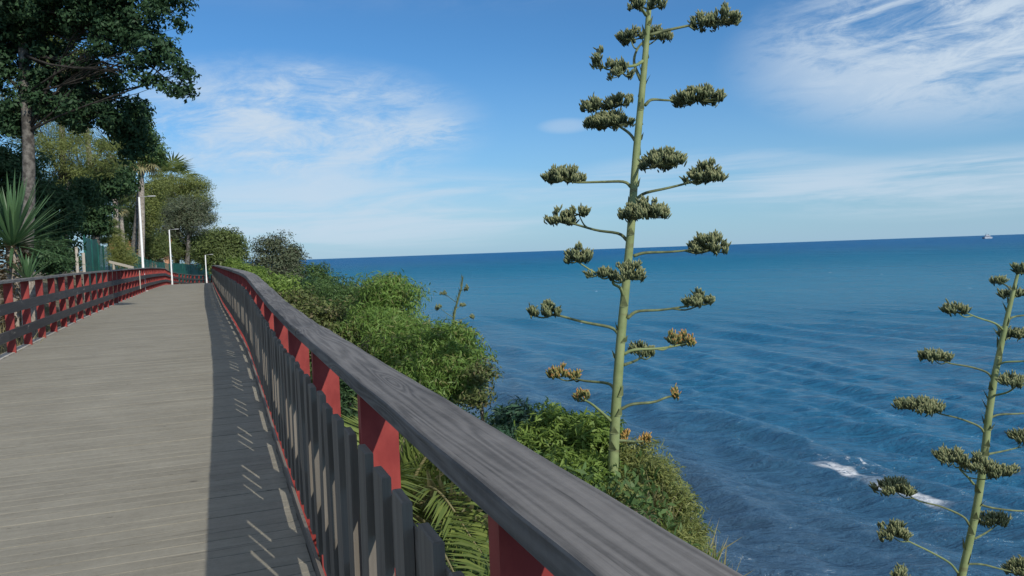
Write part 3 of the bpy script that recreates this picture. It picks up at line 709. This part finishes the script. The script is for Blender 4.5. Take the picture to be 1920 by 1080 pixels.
A3 = [
 ([(852, 596), (838, 588), (826, 578)], [(812, 832, 569, 579)], 'pod'),
 ([(850, 606), (858, 603)], [(848, 868, 594, 605)], 'pod'),
 ([(856, 600), (868, 598), (878, 594)], [(872, 892, 584, 595)], 'pod'),
 ([(848, 632), (866, 630), (880, 626)], [(873, 895, 614, 627)], 'podbloom'),
 ([(857, 568), (846, 560), (836, 552)], [(824, 840, 542, 551)], 'pod'),
 ([(856, 578), (862, 575), (868, 572)], [(860, 878, 563, 573)], 'pod'),
 ([(864, 545), (872, 542)], [(867, 882, 532, 542)], 'pod'),
]
agave('small thin agave stalk rising behind the feathery green bushes', 15.5, [(848, 650), (851, 600), (856, 571), (865, 540), (867, 518)], gz(P(848, 650, 15.5)[0], P(848, 650, 15.5)[1]), A3, [4.5, 4, 3.5, 3, 1.5], 'flowering agaves', dens=0.16, seg=8, skin='branch')

# ------------------------------------------------------------------ vegetation on the sea side
def BL(*l): return [(P(u, v, d), ru*d/FPX, rv*d/FPX) for (u, v, d, ru, rv) in l]
def gnd(p): return np.array([p[0], p[1], float(gz(p[0], p[1]))])
def shrub(name, label, blobs, mat, nsub, subr, nleaf, L, asp=0.38, up=0.4, droop=0.0, tr=0.05, cat='shrub', shell=0.5, group='shrubs on the sea slope'):
    b = BL(*blobs); base = gnd(np.mean([x[0] for x in b], 0))
    return tree(name, label, cat, base, b, LM[mat], nsub, subr, nleaf, L, tr, None, asp, up, droop, shell, group, True, 'bark', 'foliage', 'stem')
shrub('bamboo_shrub', 'tall feathery bright green bush beyond the handrail', [(735, 580, 16.5, 52, 52), (700, 640, 15.5, 60, 60), (760, 655, 15, 75, 65), (690, 585, 17, 30, 40), (720, 545, 16.5, 34, 22), (700, 530, 16.6, 14, 10), (745, 528, 16.5, 16, 12), (775, 560, 16.3, 16, 20), (675, 720, 13, 50, 50)], 'bamboo', 330, 0.26, 110, 0.115, asp=0.20, up=0.7, droop=0.5)
shrub('bamboo_shrub', 'rounded feathery green bush below the small agave stalk', [(820, 680, 13.5, 72, 58), (775, 730, 12.5, 70, 50), (860, 705, 12.5, 42, 48), (850, 640, 13.5, 35, 30)], 'bamboo', 300, 0.22, 110, 0.10, asp=0.22, up=0.7, droop=0.5)
shrub('small_shrub', 'sparse olive twiggy shrub at the edge of the water', [(905, 700, 12, 24, 22), (895, 740, 11.5, 20, 22)], 'olive', 30, 0.15, 40, 0.07)
shrub('oleander', 'blue green oleander beside the bright leafy bush', [(955, 800, 9.6, 34, 30), (985, 805, 9.4, 24, 28), (940, 830, 9.2, 30, 30)], 'blue', 70, 0.13, 60, 0.12, asp=0.2, up=0.8)
shrub('leafy_bush', 'bright green leafy bush left of the thick agave stalk', [(1060, 822, 9.3, 62, 46), (1115, 835, 8.8, 50, 50), (1030, 860, 8.8, 55, 40), (1090, 900, 8.2, 60, 40)], 'bright', 250, 0.14, 95, 0.095, asp=0.22, up=0.9)
shrub('dry_bush', 'yellow green drying bush right of the thick agave stalk', [(1185, 890, 8.6, 54, 50), (1222, 925, 8.2, 54, 58), (1255, 955, 7.8, 36, 46), (1180, 950, 7.8, 45, 40)], 'dry', 300, 0.12, 120, 0.06, asp=0.2, up=0.7)
shrub('dry_bush', 'low yellow green bush at the tip of the slope near the handrail', [(1290, 1010, 7.4, 30, 28), (1265, 1030, 7.0, 30, 25)], 'dry', 80, 0.10, 90, 0.06, asp=0.16, up=1.0)
shrub('dark_shrub', 'dark green shrub seen between the red posts', [(660, 770, 9.5, 46, 60), (700, 810, 8.2, 50, 50), (625, 730, 11, 34, 48), (715, 755, 9.5, 40, 40)], 'darkshrub', 150, 0.16, 75, 0.095, asp=0.25, up=0.7)
shrub('dark_shrub', 'dark green shrub above the date palm fronds', [(880, 930, 6.6, 55, 45), (930, 970, 6.2, 55, 45), (960, 1010, 5.6, 60, 60), (840, 890, 7.2, 45, 45), (900, 870, 7.6, 50, 45)], 'darkshrub', 240, 0.12, 80, 0.075, asp=0.3, up=0.6)
shrub('dark_shrub', 'dark shrub under the handrail beside the leafy bush', [(980, 900, 7.4, 50, 40), (1020, 960, 6.6, 50, 40), (1100, 1000, 6.2, 60, 35)], 'mid', 120, 0.13, 70, 0.08, asp=0.3, up=0.6)
shrub('dense_shrub', 'mixed green shrub next to the handrail bend', [(560, 590, 19, 40, 36), (600, 610, 17.5, 46, 40), (640, 640, 15.5, 40, 40)], 'olive', 170, 0.24, 75, 0.10)
shrub('dense_shrub', 'mid green shrub with arching sprays behind the feathery bush', [(640, 580, 21, 46, 38), (600, 575, 23, 46, 40), (665, 560, 22, 24, 26)], 'mid', 200, 0.26, 75, 0.11, asp=0.25, droop=0.5)
shrub('dense_shrub', 'pale green shrub hugging the far handrail', [(500, 540, 27, 42, 26), (535, 560, 23, 40, 30), (470, 522, 33, 34, 20), (445, 505, 44, 26, 18)], 'bright', 210, 0.30, 70, 0.12)
tree('conifer_shrub', 'pointed dark green shrub standing out against the sea', 'shrub', gnd(P(597, 560, 30)), BL((597, 515, 30, 20, 26), (600, 545, 30, 34, 30), (585, 560, 28, 36, 30), (622, 555, 29, 22, 30)), LM['mid'], 170, 0.30, 80, 0.13, 0.07, None, .25, .6, group='shrubs on the sea slope', crown='foliage', trunk='stem')
shrub('dark_shrub', 'almost black round shrub below the pointed dark green shrub', [(577, 545, 24, 18, 24), (592, 560, 23.5, 14, 18)], 'dark', 50, 0.2, 80, 0.10)
tree('grey_tree', 'grey green windswept tree rising above the sea horizon', 'tree', gnd(P(525, 540, 38)), BL((505, 462, 38, 22, 16), (530, 470, 38, 24, 24), (548, 500, 38, 20, 36), (510, 505, 38, 34, 26), (540, 535, 36, 34, 28), (560, 520, 38, 14, 30)), LM['grey'], 260, 0.36, 75, 0.14, 0.16, P(525, 500, 38), .3)
tree('coastal_tree', 'round dark green tree beyond the end of the handrail', 'tree', gnd(P(420, 520, 85)), BL((425, 458, 85, 26, 20), (405, 470, 85, 26, 26), (440, 475, 85, 16, 18), (415, 490, 84, 22, 18)), LM['pine'], 200, 0.9, 80, 0.36, 0.3, P(420, 475, 85), .3)
# ground cover on the sea slope
n_ = 60000; yy = 2 + 60*rng.random(n_)**1.5; ee = itp(yy, ED); dd_ = 0.35 + (ee + 0.3)*rng.random(n_); xx = xr(yy) + dd_
pp = np.stack([xx, yy, gz(xx, yy) + 0.32*rng.random(n_)**1.5], -1); nn = unit(rng.normal(size=(n_, 3))*.6 + np.array([0, 0, 1.0]))
V = leaf_verts(pp, np.cross(nn, rng.normal(size=(n_, 3))) + [0, 0, .5], nn, .06 + .08*rng.random(n_), .022 + .025*rng.random(n_))
tag(leaves_obj('ground_cover', V, LM['mid']), 'low green ground cover on the sea slope', 'ground cover', kind='stuff')
# wispy grass at the slope tip
def grass(name, label, centre, r, n, h, mat, cat='grass', stuff=True, lean=0.35):
    g = rng.random(n)*6.283; q = np.sqrt(rng.random(n))*r; x = centre[0] + q*np.cos(g); y = centre[1] + q*np.sin(g)
    p = np.stack([x, y, gz(x, y) - .02], -1); ax = unit(np.stack([rng.normal(size=n)*lean, rng.normal(size=n)*lean, np.ones(n)], -1) + .25*np.stack([np.cos(g), np.sin(g), 0*g], -1)*(q/r)[:, None])
    l = h*(.4 + .7*rng.random(n)); Vv = leaf_verts(p, ax, unit(rng.normal(size=(n, 3))), l, .010 + .008*rng.random(n)*h/.5, 0)
    o = leaves_obj(name, Vv, mat); tag(o, label, cat, kind='stuff' if stuff else None); return o
grass('tall_grass', 'thin dry grass stalks at the outer tip of the slope', P(1290, 985, 7.6), .4, 260, .42, M['dryfrond'])
grass('tall_grass', 'green grass tuft on the slope tip below the dry bush', P(1320, 1040, 7.2), .3, 420, .34, LM['bright'])

# ------------------------------------------------------------------ date palm under the handrail
def frond(mb_list, base, tip, sag, n, ll, mat, parent, name='frond', wid=.022, twist=0.0):
    base, tip = np.array(base, float), np.array(tip, float); mid = (base+tip)/2 + np.array([0, 0, sag])
    pth = bez([base, mid, tip], 26); mb = MB(); mb.tube(pth, np.linspace(.016, .003, 26), 5, cap=False)
    ro = mb.build(name, M['dryfrond'], parent, True)
    t = np.linspace(.12, .99, n); Pp = np.array([np.interp(t, np.linspace(0, 1, 26), [q[k] for q in pth]) for k in range(3)]).T
    tan = unit(np.gradient(Pp, axis=0)); s = unit(np.cross(tan, [0, 0, 1.0])); upv = np.cross(s, tan)
    s2 = s*math.cos(twist) + upv*math.sin(twist); u2 = np.cross(s2, tan)
    Vs = []
    for sg in (-1, 1):
        ax = unit(sg*s2*0.85 + tan*(.55 + .4*t[:, None]) + u2*(.28 + .12*rng.normal(size=(n, 1))) + rng.normal(size=(n, 3))*.06)
        l = ll*np.clip(np.sin(math.pi*(.12 + .80*t)), .2, 1)*(.9 + .2*rng.random(n))
        Vs.append(leaf_verts(Pp, ax, u2, l, wid*(.8 + .4*rng.random(n)), .35))
    leaves_obj('leaflets', np.concatenate(Vs), mat, ro)
def date_palm(label, c, fr):
    root = empty('date_palm', gnd(c), label, 'palm', None); mb = MB(); g0 = gnd(c)
    k = 14; zs = np.linspace(g0[2]-.3, c[2], k); mb.tube([(c[0], c[1], z) for z in zs], [.17 + .03*(i % 2) for i in range(k)], 12); mb.build('trunk', M['palmbark'], root, True)
    for (tipv, sag, ll, mat, tw) in fr: frond(None, c + unit(tipv-c)*.06 + np.array([0, 0, .03]), tipv, sag, 54, ll, mat, root, twist=tw)
    return root
pc = P(730, 985, 4.9)
fr = [(P(790, 800, 5.2), .22, .36, M['datepalm'], .3), (P(880, 875, 4.9), .25, .36, M['datepalm'], .5), (P(985, 905, 5.0), .30, .40, M['datepalm'], .2), (P(972, 1052, 4.0), .20, .30, M['dryfrond'], .9), (P(960, 1110, 4.2), .18, .36, M['datepalm'], .3), (P(840, 840, 5.6), .2, .4, M['datepalm'], -.2),
      (P(700, 830, 5.6), .25, .36, M['datepalm'], 0), (P(1000, 985, 4.6), .25, .36, M['datepalm'], .1), (P(880, 1130, 3.6), .2, .34, M['datepalm'], 0)]
for k in range(12):
    g = k*.52 + .3; fr.append((pc + np.array([math.cos(g)*1.0, math.sin(g)*1.1, -.25 + .75*random.random()]), .28, .34, M['datepalm'], 0))
fr = [f for f in fr if f[0][0] > xr(f[0][1]) + .25]
date_palm('young date palm with yellow green fronds below the handrail', pc, fr)

# ------------------------------------------------------------------ land side : yucca, trees, palms
def blade(base, d, L, w, mat_mesh=None, bend=.12):
    """one stiff sword leaf with a keel"""
    d = unit(np.array(d)); s = np.cross(d, [0, 0, 1.0]); s = s/(np.linalg.norm(s)+1e-6); u = np.cross(s, d); mb = MB()
    pr = [(0, .55), (.2, .9), (.5, 1.0), (.8, .6), (1.0, .04)]; pts = [(base + d*L*t - np.array([0, 0, 1])*bend*L*t*t*(1-abs(d[2])*.8), w*k) for t, k in pr]
    for (p0, a), (p1, b2) in zip(pts[:-1], pts[1:]):
        mb.quad(p0 - s*a*.5 + u*a*.16, p0 - u*a*.05, p1 - u*b2*.05, p1 - s*b2*.5 + u*b2*.16); mb.quad(p0 - u*a*.05, p0 + s*a*.5 + u*a*.16, p1 + s*b2*.5 + u*b2*.16, p1 - u*b2*.05)
    return mb
def yucca(label, c, gz0, n, L, w, shag=True, lo=-.25):
    root = empty('yucca_plant', (c[0], c[1], gz0), label, 'yucca', 'yuccas behind the red fence')
    mb = MB(); zz_ = np.linspace(gz0-.3, c[2], 10); mb.tube([(c[0], c[1], z) for z in zz_], np.linspace(.17, .13, 10), 10); tk = mb.build('trunk', M['palmbark'], root, True)
    if shag:
        k = 900; g = rng.random(k)*6.283; z = gz0 + (c[2]-gz0)*rng.random(k); p = np.stack([c[0] + .15*np.cos(g), c[1] + .15*np.sin(g), z], -1)
        d = np.stack([np.cos(g), np.sin(g), .25 + .3*rng.normal(size=k)], -1); leaves_obj('leaf_bases', leaf_verts(p, d, np.tile([0, 0, 1.0], (k, 1)), .10 + .14*rng.random(k), .045 + .02*rng.random(k)), M['thatch'], tk)
    for i in range(n):
        g = i*2.39996 + rng.normal()*.1; e = lo + (1.45-lo)*(i/n)**.8
        d = np.array([math.cos(g)*math.cos(e), math.sin(g)*math.cos(e), math.sin(e)])
        blade(np.array(c) + d*.05, d, L*(.8 + .35*random.random()), w).build('leaf', M['yucca'], root, True)
yc = P(24, 462, 16.2); yucca('large yucca with sword leaves and a shaggy trunk behind the red fence', yc, float(gz(yc[0], yc[1])), 130, 1.42, .062)
y2 = P(52, 528, 15.6); yucca('small pale yucca at the foot of the shaggy yucca trunk', y2, float(gz(y2[0], y2[1])), 24, .62, .06, False, .35)

def fan_palm(label, u, v, d, n=26, L=1.0, tr=.16, trunk_u=None):
    c = P(u, v, d); bx_ = P(trunk_u if trunk_u is not None else u, v, d); g0 = gnd(bx_)
    root = empty('fan_palm', g0, label, 'palm', 'fan palms behind the fence'); mb = MB(); k = 24
    tp = [g0 + (c-g0)*t + np.array([.12*math.sin(3*t), 0, 0]) for t in np.linspace(-.02, 1, k)]; mb.tube(tp, [tr*(1.15-.25*i/k) + .012*(i % 2) for i in range(k)], 10); mb.build('trunk', M['palmbark'], root, True)
    for i in range(n):
        g = i*2.39996; e = -.95 + 2.3*(i/n); dv = np.array([math.cos(g)*math.cos(e), math.sin(g)*math.cos(e), math.sin(e)]); pl = L*(.55 + .3*random.random())
        hub = c + dv*pl - np.array([0, 0, .1*pl]); s = np.cross(dv, [0, 0, 1.0]); s /= np.linalg.norm(s) + 1e-6; nb = 17
        mb = MB(); mb.tube([c, (c+hub)/2 + np.array([0, 0, .04]), hub], [.022, .016, .012], 4, cap=False)
        Vv = []
        for j in range(nb):
            a = (j/(nb-1)-.5)*4.3; ax = dv*math.cos(a) + s*math.sin(a) - np.array([0, 0, .25]); ax = ax/np.linalg.norm(ax); Vv.append(leaf_verts(hub[None], ax[None], np.cross(s, dv)[None], [L*(.62 + .16*math.cos(a))], [.085*L], .3))
        mt_ = M['dryfrond'] if i < n*.22 else M['fanpalm']
        q = np.concatenate(Vv); k0 = len(mb.v)
        mb.v += [tuple(x) for x in q]; mb.uv += [(0, 0)]*len(q); mb.f += [(k0+4*j, k0+4*j+1, k0+4*j+2, k0+4*j+3) for j in range(nb)]
        mb.build('fan_frond', mt_, root)
    return root
fan_palm('fan palm with hanging yellow fronds close behind the pale tree trunk', 108, 100, 40, L=1.5, tr=.14, trunk_u=92)
fan_palm('tall fan palm with spiky fronds beneath the dark overhanging boughs', 152, 160, 42, L=1.6, tr=.14, trunk_u=160)
fan_palm('fan palm with a slim bare trunk beside the yellow pine', 208, 292, 50, L=1.3, tr=.15, trunk_u=205)
fan_palm('fan palm with a leaning pale trunk next to the tall lamp', 262, 290, 66, L=1.7, tr=.24, trunk_u=250)
fan_palm('fan palm whose crown tops the far trees', 322, 330, 119, L=3.3, tr=.3, trunk_u=318)
fan_palm('short fan palm with a pale trunk beside the tiered conifer', 224, 385, 54, L=.7, tr=.13, trunk_u=221)

def ltree(name, label, base_uvd, blobs, mat, nsub, subr, nleaf, L, tr, top=None, **k):
    return tree(name, label, 'tree', gnd(P(*base_uvd)), BL(*blobs), LM[mat], nsub, subr, nleaf, L, tr, None if top is None else P(*top), group='trees behind the land side fence', **k)
# the big dark tree with a pale trunk and boughs reaching over the path
ltree('broadleaf_tree', 'big dark leaved tree with pale trunk and boughs reaching over the path', (34, 480, 21),
      [(50, 15, 21, 85, 55), (150, 15, 20.5, 70, 52), (110, 45, 21, 50, 22), (200, 40, 20.3, 50, 24), (235, 10, 20, 62, 36), (315, 12, 19.5, 32, 30), (230, 62, 20, 60, 34), (285, 95, 19.5, 40, 30), (322, 108, 19.3, 24, 20), (268, 135, 19.5, 26, 24), (335, 168, 19.3, 11, 12), (95, 100, 21.3, 30, 20), (70, 145, 21.4, 34, 24), (165, 120, 20.8, 34, 18), (205, 145, 20.8, 24, 18), (130, 150, 21.4, 26, 16), (20, 60, 21, 50, 40), (292, 160, 19.4, 18, 16), (190, 92, 20, 20, 14), (345, 135, 19.3, 10, 10),
       (105, 200, 21.5, 52, 26), (180, 220, 21.5, 56, 28), (235, 225, 22, 38, 40), (60, 185, 21.5, 40, 24), (262, 265, 22.5, 24, 32), (222, 165, 21.5, 18, 20), (-10, 120, 21, 50, 80), (20, 225, 21.5, 40, 36), (250, 292, 22.5, 22, 18), (150, 175, 21.5, 28, 12), (60, -80, 21, 180, 70), (220, -90, 20, 130, 70)],
      'dark', 1500, 0.235, 62, 0.125, .20, (40, 30, 21), asp=.5, up=.3, shell=.35)
ltree('pine_tree', 'yellow green pine filling the gap between trunks', (120, 480, 37), [(130, 285, 37, 55, 30), (185, 290, 38, 44, 32), (80, 250, 37, 55, 45), (140, 255, 38, 42, 26), (110, 320, 37, 60, 25), (205, 310, 39, 24, 25), (50, 190, 38, 50, 50)], 'yellowpine', 330, .42, 85, .17, .22, asp=.14, up=.8)
ltree('evergreen_tree', 'dense dark evergreen behind the yucca leaves', (120, 500, 27), [(95, 385, 27, 46, 34), (112, 420, 26.5, 30, 36), (60, 440, 26.5, 46, 50), (150, 365, 28, 28, 26), (30, 370, 27, 56, 50), (0, 320, 27, 60, 40), (100, 460, 26, 30, 22)], 'darkshrub', 400, .36, 80, .15, .14)
ltree('evergreen_tree', 'dark evergreen between the bare palm trunks', (165, 500, 40), [(185, 345, 40, 42, 26), (215, 335, 41, 30, 22), (175, 385, 40, 30, 34), (232, 345, 42, 16, 24), (150, 350, 40, 36, 26), (165, 420, 40, 24, 20)], 'darkshrub', 300, .45, 80, .2, .18)
ltree('evergreen_tree', 'green tree whose tip overhangs above the tall lamp', (240, 500, 68), [(262, 225, 66, 22, 28), (274, 275, 66, 22, 32), (252, 250, 67, 24, 28), (290, 295, 68, 12, 18)], 'mid', 170, .6, 80, .26, .22)
ltree('pine_tree', 'olive pine with a broad crown beyond the second lamp', (330, 510, 112), [(340, 345, 112, 40, 20), (365, 372, 112, 30, 24), (305, 350, 112, 30, 26), (322, 395, 112, 40, 26), (378, 345, 112, 16, 16), (290, 385, 112, 26, 30)], 'yellowpine', 320, 1.0, 85, .40, .42, asp=.16)
ltree('pine_tree', 'grey brown pine crown leaning towards the path end', (345, 515, 104), [(345, 395, 104, 38, 22), (372, 415, 104, 28, 26), (322, 420, 104, 30, 24), (388, 395, 104, 13, 15)], 'grey', 260, .85, 80, .34, .36, asp=.2)
ltree('pine_tree', 'dark green pine low over the green fence', (370, 515, 108), [(345, 452, 108, 44, 20), (385, 455, 108, 20, 22), (305, 445, 107, 30, 20), (365, 470, 108, 30, 14), (335, 474, 106, 30, 14), (300, 462, 100, 24, 16), (395, 478, 110, 16, 14)], 'pine', 380, .85, 80, .34, .34, asp=.2)
ltree('pine_tree', 'dark green tree behind the lamp at the path end', (400, 515, 125), [(400, 455, 125, 26, 20), (382, 470, 125, 22, 18), (415, 475, 124, 18, 16)], 'pine', 150, 1.1, 80, .42, .36, asp=.25)
ltree('olive_tree', 'yellow green tree behind the tall lamp', (245, 500, 76), [(245, 395, 76, 24, 40), (272, 405, 78, 20, 36), (232, 430, 76, 18, 26), (282, 372, 80, 22, 30)], 'yellowpine', 200, .75, 80, .28, .24, asp=.25)
ltree('olive_tree', 'low olive tree in front of the peach house', (275, 500, 84), [(272, 452, 84, 18, 22), (296, 458, 86, 16, 18), (284, 475, 84, 22, 12)], 'pine', 120, .7, 80, .28, .16, asp=.22)
ltree('evergreen_tree', 'wide dark evergreen on the bank before the yucca', (-190, 520, 24), [(-150, 330, 24, 90, 70), (-230, 380, 24, 80, 80), (-130, 430, 23, 60, 60), (-260, 280, 25, 90, 60)], 'darkshrub', 420, .4, 70, .17, .18)
ltree('pine_tree', 'yellow green pine on the bank behind the wide evergreen', (-330, 520, 34), [(-330, 250, 34, 110, 60), (-240, 200, 34, 90, 50), (-420, 300, 34, 90, 60)], 'yellowpine', 260, .5, 70, .2, .24, asp=.16)
# tiered topiary conifer
tc_ = P(202, 470, 47); g0 = gnd(tc_); root = empty('tiered_conifer', g0, 'tiered clipped conifer beside the green fence', 'tree', 'trees behind the land side fence')
mb = MB(); mb.tube([g0, P(202, 405, 47)], [.08, .04], 8); mb.build('trunk', M['bark'], root)
for v_, r_ in ((418, 15), (434, 20), (450, 22)):
    Vv, _ = crown_leaves(BL((202, v_, 47, r_, 5)), 80, .18, 60, .12, .2, .5); leaves_obj('foliage_tier', Vv, LM['pine'], root)
# dark shrubs at the fence foot on the land side
def lshrub(name, label, blobs, mat, nsub, subr, nleaf, L, **k): return shrub(name, label, blobs, mat, nsub, subr, nleaf, L, cat='shrub', group='shrubs behind the land side fence', **k)
lshrub('dark_shrub', 'dark shrub low between the yucca and the green fence', [(100, 478, 20, 26, 20), (85, 492, 19, 26, 16), (130, 488, 25, 18, 14)], 'darkshrub', 110, .22, 75, .11)
lshrub('dry_shrub', 'dry straw coloured clump leaning on the green fence', [(232, 478, 41, 20, 20), (222, 460, 41, 12, 20), (246, 490, 40, 10, 10)], 'dry', 80, .3, 80, .26, asp=.07, up=1.2)
lshrub('dry_shrub', 'low dry bush by the second lamp fence bend', [(352, 505, 96, 12, 9), (342, 500, 97, 8, 10)], 'dry', 30, .4, 60, .2, asp=.2)
tag(grass('tall_grass', 'dead grass along the bank behind the red fence', (-4.6, 17, 0), 3.2, 2600, .42, M['dryfrond']), kind='stuff')

# ------------------------------------------------------------------ green slat fence
gf = empty('green_fence', (-7, 40, 0), 'teal green slatted fence behind the red fence', 'fence')
gpts = [(-5.4, 39), (-5.5, 50), (-5.6, 60), (-5.7, 70), (-5.4, 80), (-4.1, 89), (-1.9, 97), (1.2, 104), (5, 110)]
for (x0, y0), (x1, y1) in zip(gpts[:-1], gpts[1:]):
    L = math.hypot(x1-x0, y1-y0); nn_ = max(1, round(L/2.4)); tx, ty = (x1-x0)/L, (y1-y0)/L
    for k in range(nn_):
        a = np.array([x0 + (x1-x0)*k/nn_, y0 + (y1-y0)*k/nn_]); Lp = L/nn_; zb = float(gz(a[0], a[1])) + .08; pz = float(gz(a[0] + tx*Lp, a[1] + ty*Lp)) + .08; top = 1.95 if y0 > 40 or k > 1 else 2.2
        mb = MB(); mb.tube([(a[0], a[1], zb-.5), (a[0], a[1], zb+top+.05)], [.04, .04], 6); mb.build('fence_post', M['greenfence'], gf)
        mb = MB(); ns = int(Lp/.115)
        for j in range(ns):
            s0 = (j+.12)/ns*Lp; s1 = (j+.86)/ns*Lp; q0 = a + np.array([tx, ty])*s0; q1 = a + np.array([tx, ty])*s1; zz0 = zb + (pz-zb)*s0/Lp; nx, ny = -ty*.012, tx*.012
            for sg in (1, -1):
                v = [(q0[0]+sg*nx, q0[1]+sg*ny, zz0), (q1[0]+sg*nx, q1[1]+sg*ny, zz0), (q1[0]+sg*nx, q1[1]+sg*ny, zz0+top), (q0[0]+sg*nx, q0[1]+sg*ny, zz0+top)]
                mb.quad(*(v if sg < 0 else v[::-1]))
            mb.quad((q0[0]+nx, q0[1]+ny, zz0+top), (q1[0]+nx, q1[1]+ny, zz0+top), (q1[0]-nx, q1[1]-ny, zz0+top), (q0[0]-nx, q0[1]-ny, zz0+top))
        mb.build('slat_panel', M['greenfence'], gf)
# weathered white stakes and pale plank behind the red fence
for u, vt, lb in ((144, 463, 'taller pale wooden stake in the dark shrubs behind the red fence'), (157, 474, 'shorter pale wooden stake next to the green fence')):
    p = P(u, 500, 24); g0 = gnd(p); mb = MB(); mb.tube([g0 - [0, 0, .3], P(u-1, vt, 24)], [.05, .045], 8); tag(mb.build('stake', M['palewood'], None, True), lb, 'stake', 'pale stakes behind the red fence')
mb = MB(); a, b2 = P(205, 493, 36), P(250, 504, 36); dv = unit(b2-a); upv = np.array([0, 0, .11]); sd_ = unit(np.cross(dv, [0, 0, 1]))*.05
c8 = [a-sd_, a+sd_, b2+sd_, b2-sd_]
mb.quad(*[p + upv for p in c8]); mb.quad(*c8[::-1])
for i in range(4): j = (i+1) % 4; mb.quad(c8[i], c8[j], c8[j]+upv, c8[i]+upv)
for q in (a + dv*.2, b2 - dv*.2): mb.tube([gnd(q) - [0, 0, .2], q], [.05, .05], 6)
tag(mb.build('plank_rail', M['palewood']), 'pale sloping plank rail behind the red fence', 'rail')
# pale worn timber on the red fence by the tall lamp
ylp = 39.5
mb = MB(); x0 = xl(ylp); mb.box((x0+.018, ylp-.07, zd(ylp)+.25), (x0+.05, ylp+.07, zd(ylp)+1.1)); o = mb.build('pale_brace', M['palewood'], lf)
# ------------------------------------------------------------------ peach house glimpsed through the trees
hc = P(288, 440, 100); hg = float(gz(hc[0], hc[1])); root = empty('house', (hc[0], hc[1], hg), 'peach coloured house glimpsed between the trees', 'house')
x, y = hc[0], hc[1]
mb = MB(); mb.box((x-5, y, hg-.5), (x+1.6, y+7, hg+4.2)); mb.build('wall', M['peach'], root)
mb = MB(); rz = hg+4.2
mb.quad((x-5.4, y-.4, rz), (x+2, y-.4, rz), (x+2, y+3.5, rz+1.5), (x-5.4, y+3.5, rz+1.5)); mb.quad((x+2, y+7.4, rz), (x-5.4, y+7.4, rz), (x-5.4, y+3.5, rz+1.5), (x+2, y+3.5, rz+1.5)); mb.quad((x-5.4, y-.4, rz), (x-5.4, y+7.4, rz), (x+2, y+7.4, rz), (x+2, y-.4, rz))
for xx_ in (x-5, x+1.6):
    mb.v += [(xx_, y, rz), (xx_, y+7, rz), (xx_, y+3.5, rz+1.4)]; mb.uv += [(0, 0)]*3; k = len(mb.v); mb.f.append((k-3, k-2, k-1))
mb.build('roof', M['tile'], root)
for wx_ in (-3.6, -1.4, .6):
    mb = MB(); mb.box((x+wx_-.5, y-.04, hg+1.6), (x+wx_+.5, y+.02, hg+3.0)); w_ = mb.build('window', M['white'], root)
    mb = MB(); mb.box((x+wx_-.42, y-.06, hg+1.68), (x+wx_+.42, y-.045, hg+2.92)); mb.build('pane', M['glass'], w_)
# ------------------------------------------------------------------ ship
d_ = 2040.; sp = P(1851, 440, d_); root = empty('ship', (sp[0], sp[1], SEA), 'small white ship on the horizon', 'ship')
rx = np.array([CR[0], CR[1], 0]); rx /= np.linalg.norm(rx); ry = np.array([-rx[1], rx[0], 0]); o3 = np.array([sp[0], sp[1], SEA])
def S(a, b_, c): return o3 + rx*a + ry*b_ + np.array([0, 0, c])
def sbox(mb, a0, a1, b0, b1, c0, c1, rake=0):
    v = [S(a0, b0, c0), S(a1, b0, c0), S(a1, b1, c0), S(a0, b1, c0), S(a0-rake, b0, c1), S(a1+rake, b0, c1), S(a1+rake, b1, c1), S(a0-rake, b1, c1)]
    for q in ((0, 3, 2, 1), (4, 5, 6, 7), (0, 1, 5, 4), (1, 2, 6, 5), (2, 3, 7, 6), (3, 0, 4, 7)): mb.quad(*[v[i] for i in q])
mb = MB(); sbox(mb, -7, 11, -3, 3, -1, 4.2, 1.5); mb.build('hull', M['hull'], root)
mb = MB(); sbox(mb, -11, -8.6, -3, 3, -1, 4.0, .5); mb.build('stern', M['hulldark'], root)
mb = MB(); sbox(mb, -6, 7, -2.6, 2.6, 4.2, 8); sbox(mb, -4, 3, -2.3, 2.3, 8, 10.5); mb.build('superstructure', M['hull'], root)
mb = MB(); sbox(mb, -5.5, 6.5, -2.75, -2.62, 5.4, 6.6); mb.build('window_band', M['hulldark'], root)
mb = MB(); mb.tube([S(-3, 0, 10.5), S(-3, 0, 16)], [.3, .15], 6); mb.tube([S(3, 0, 8), S(3, 0, 12)], [.9, .8], 8); mb.build('mast', M['hulldark'], root)
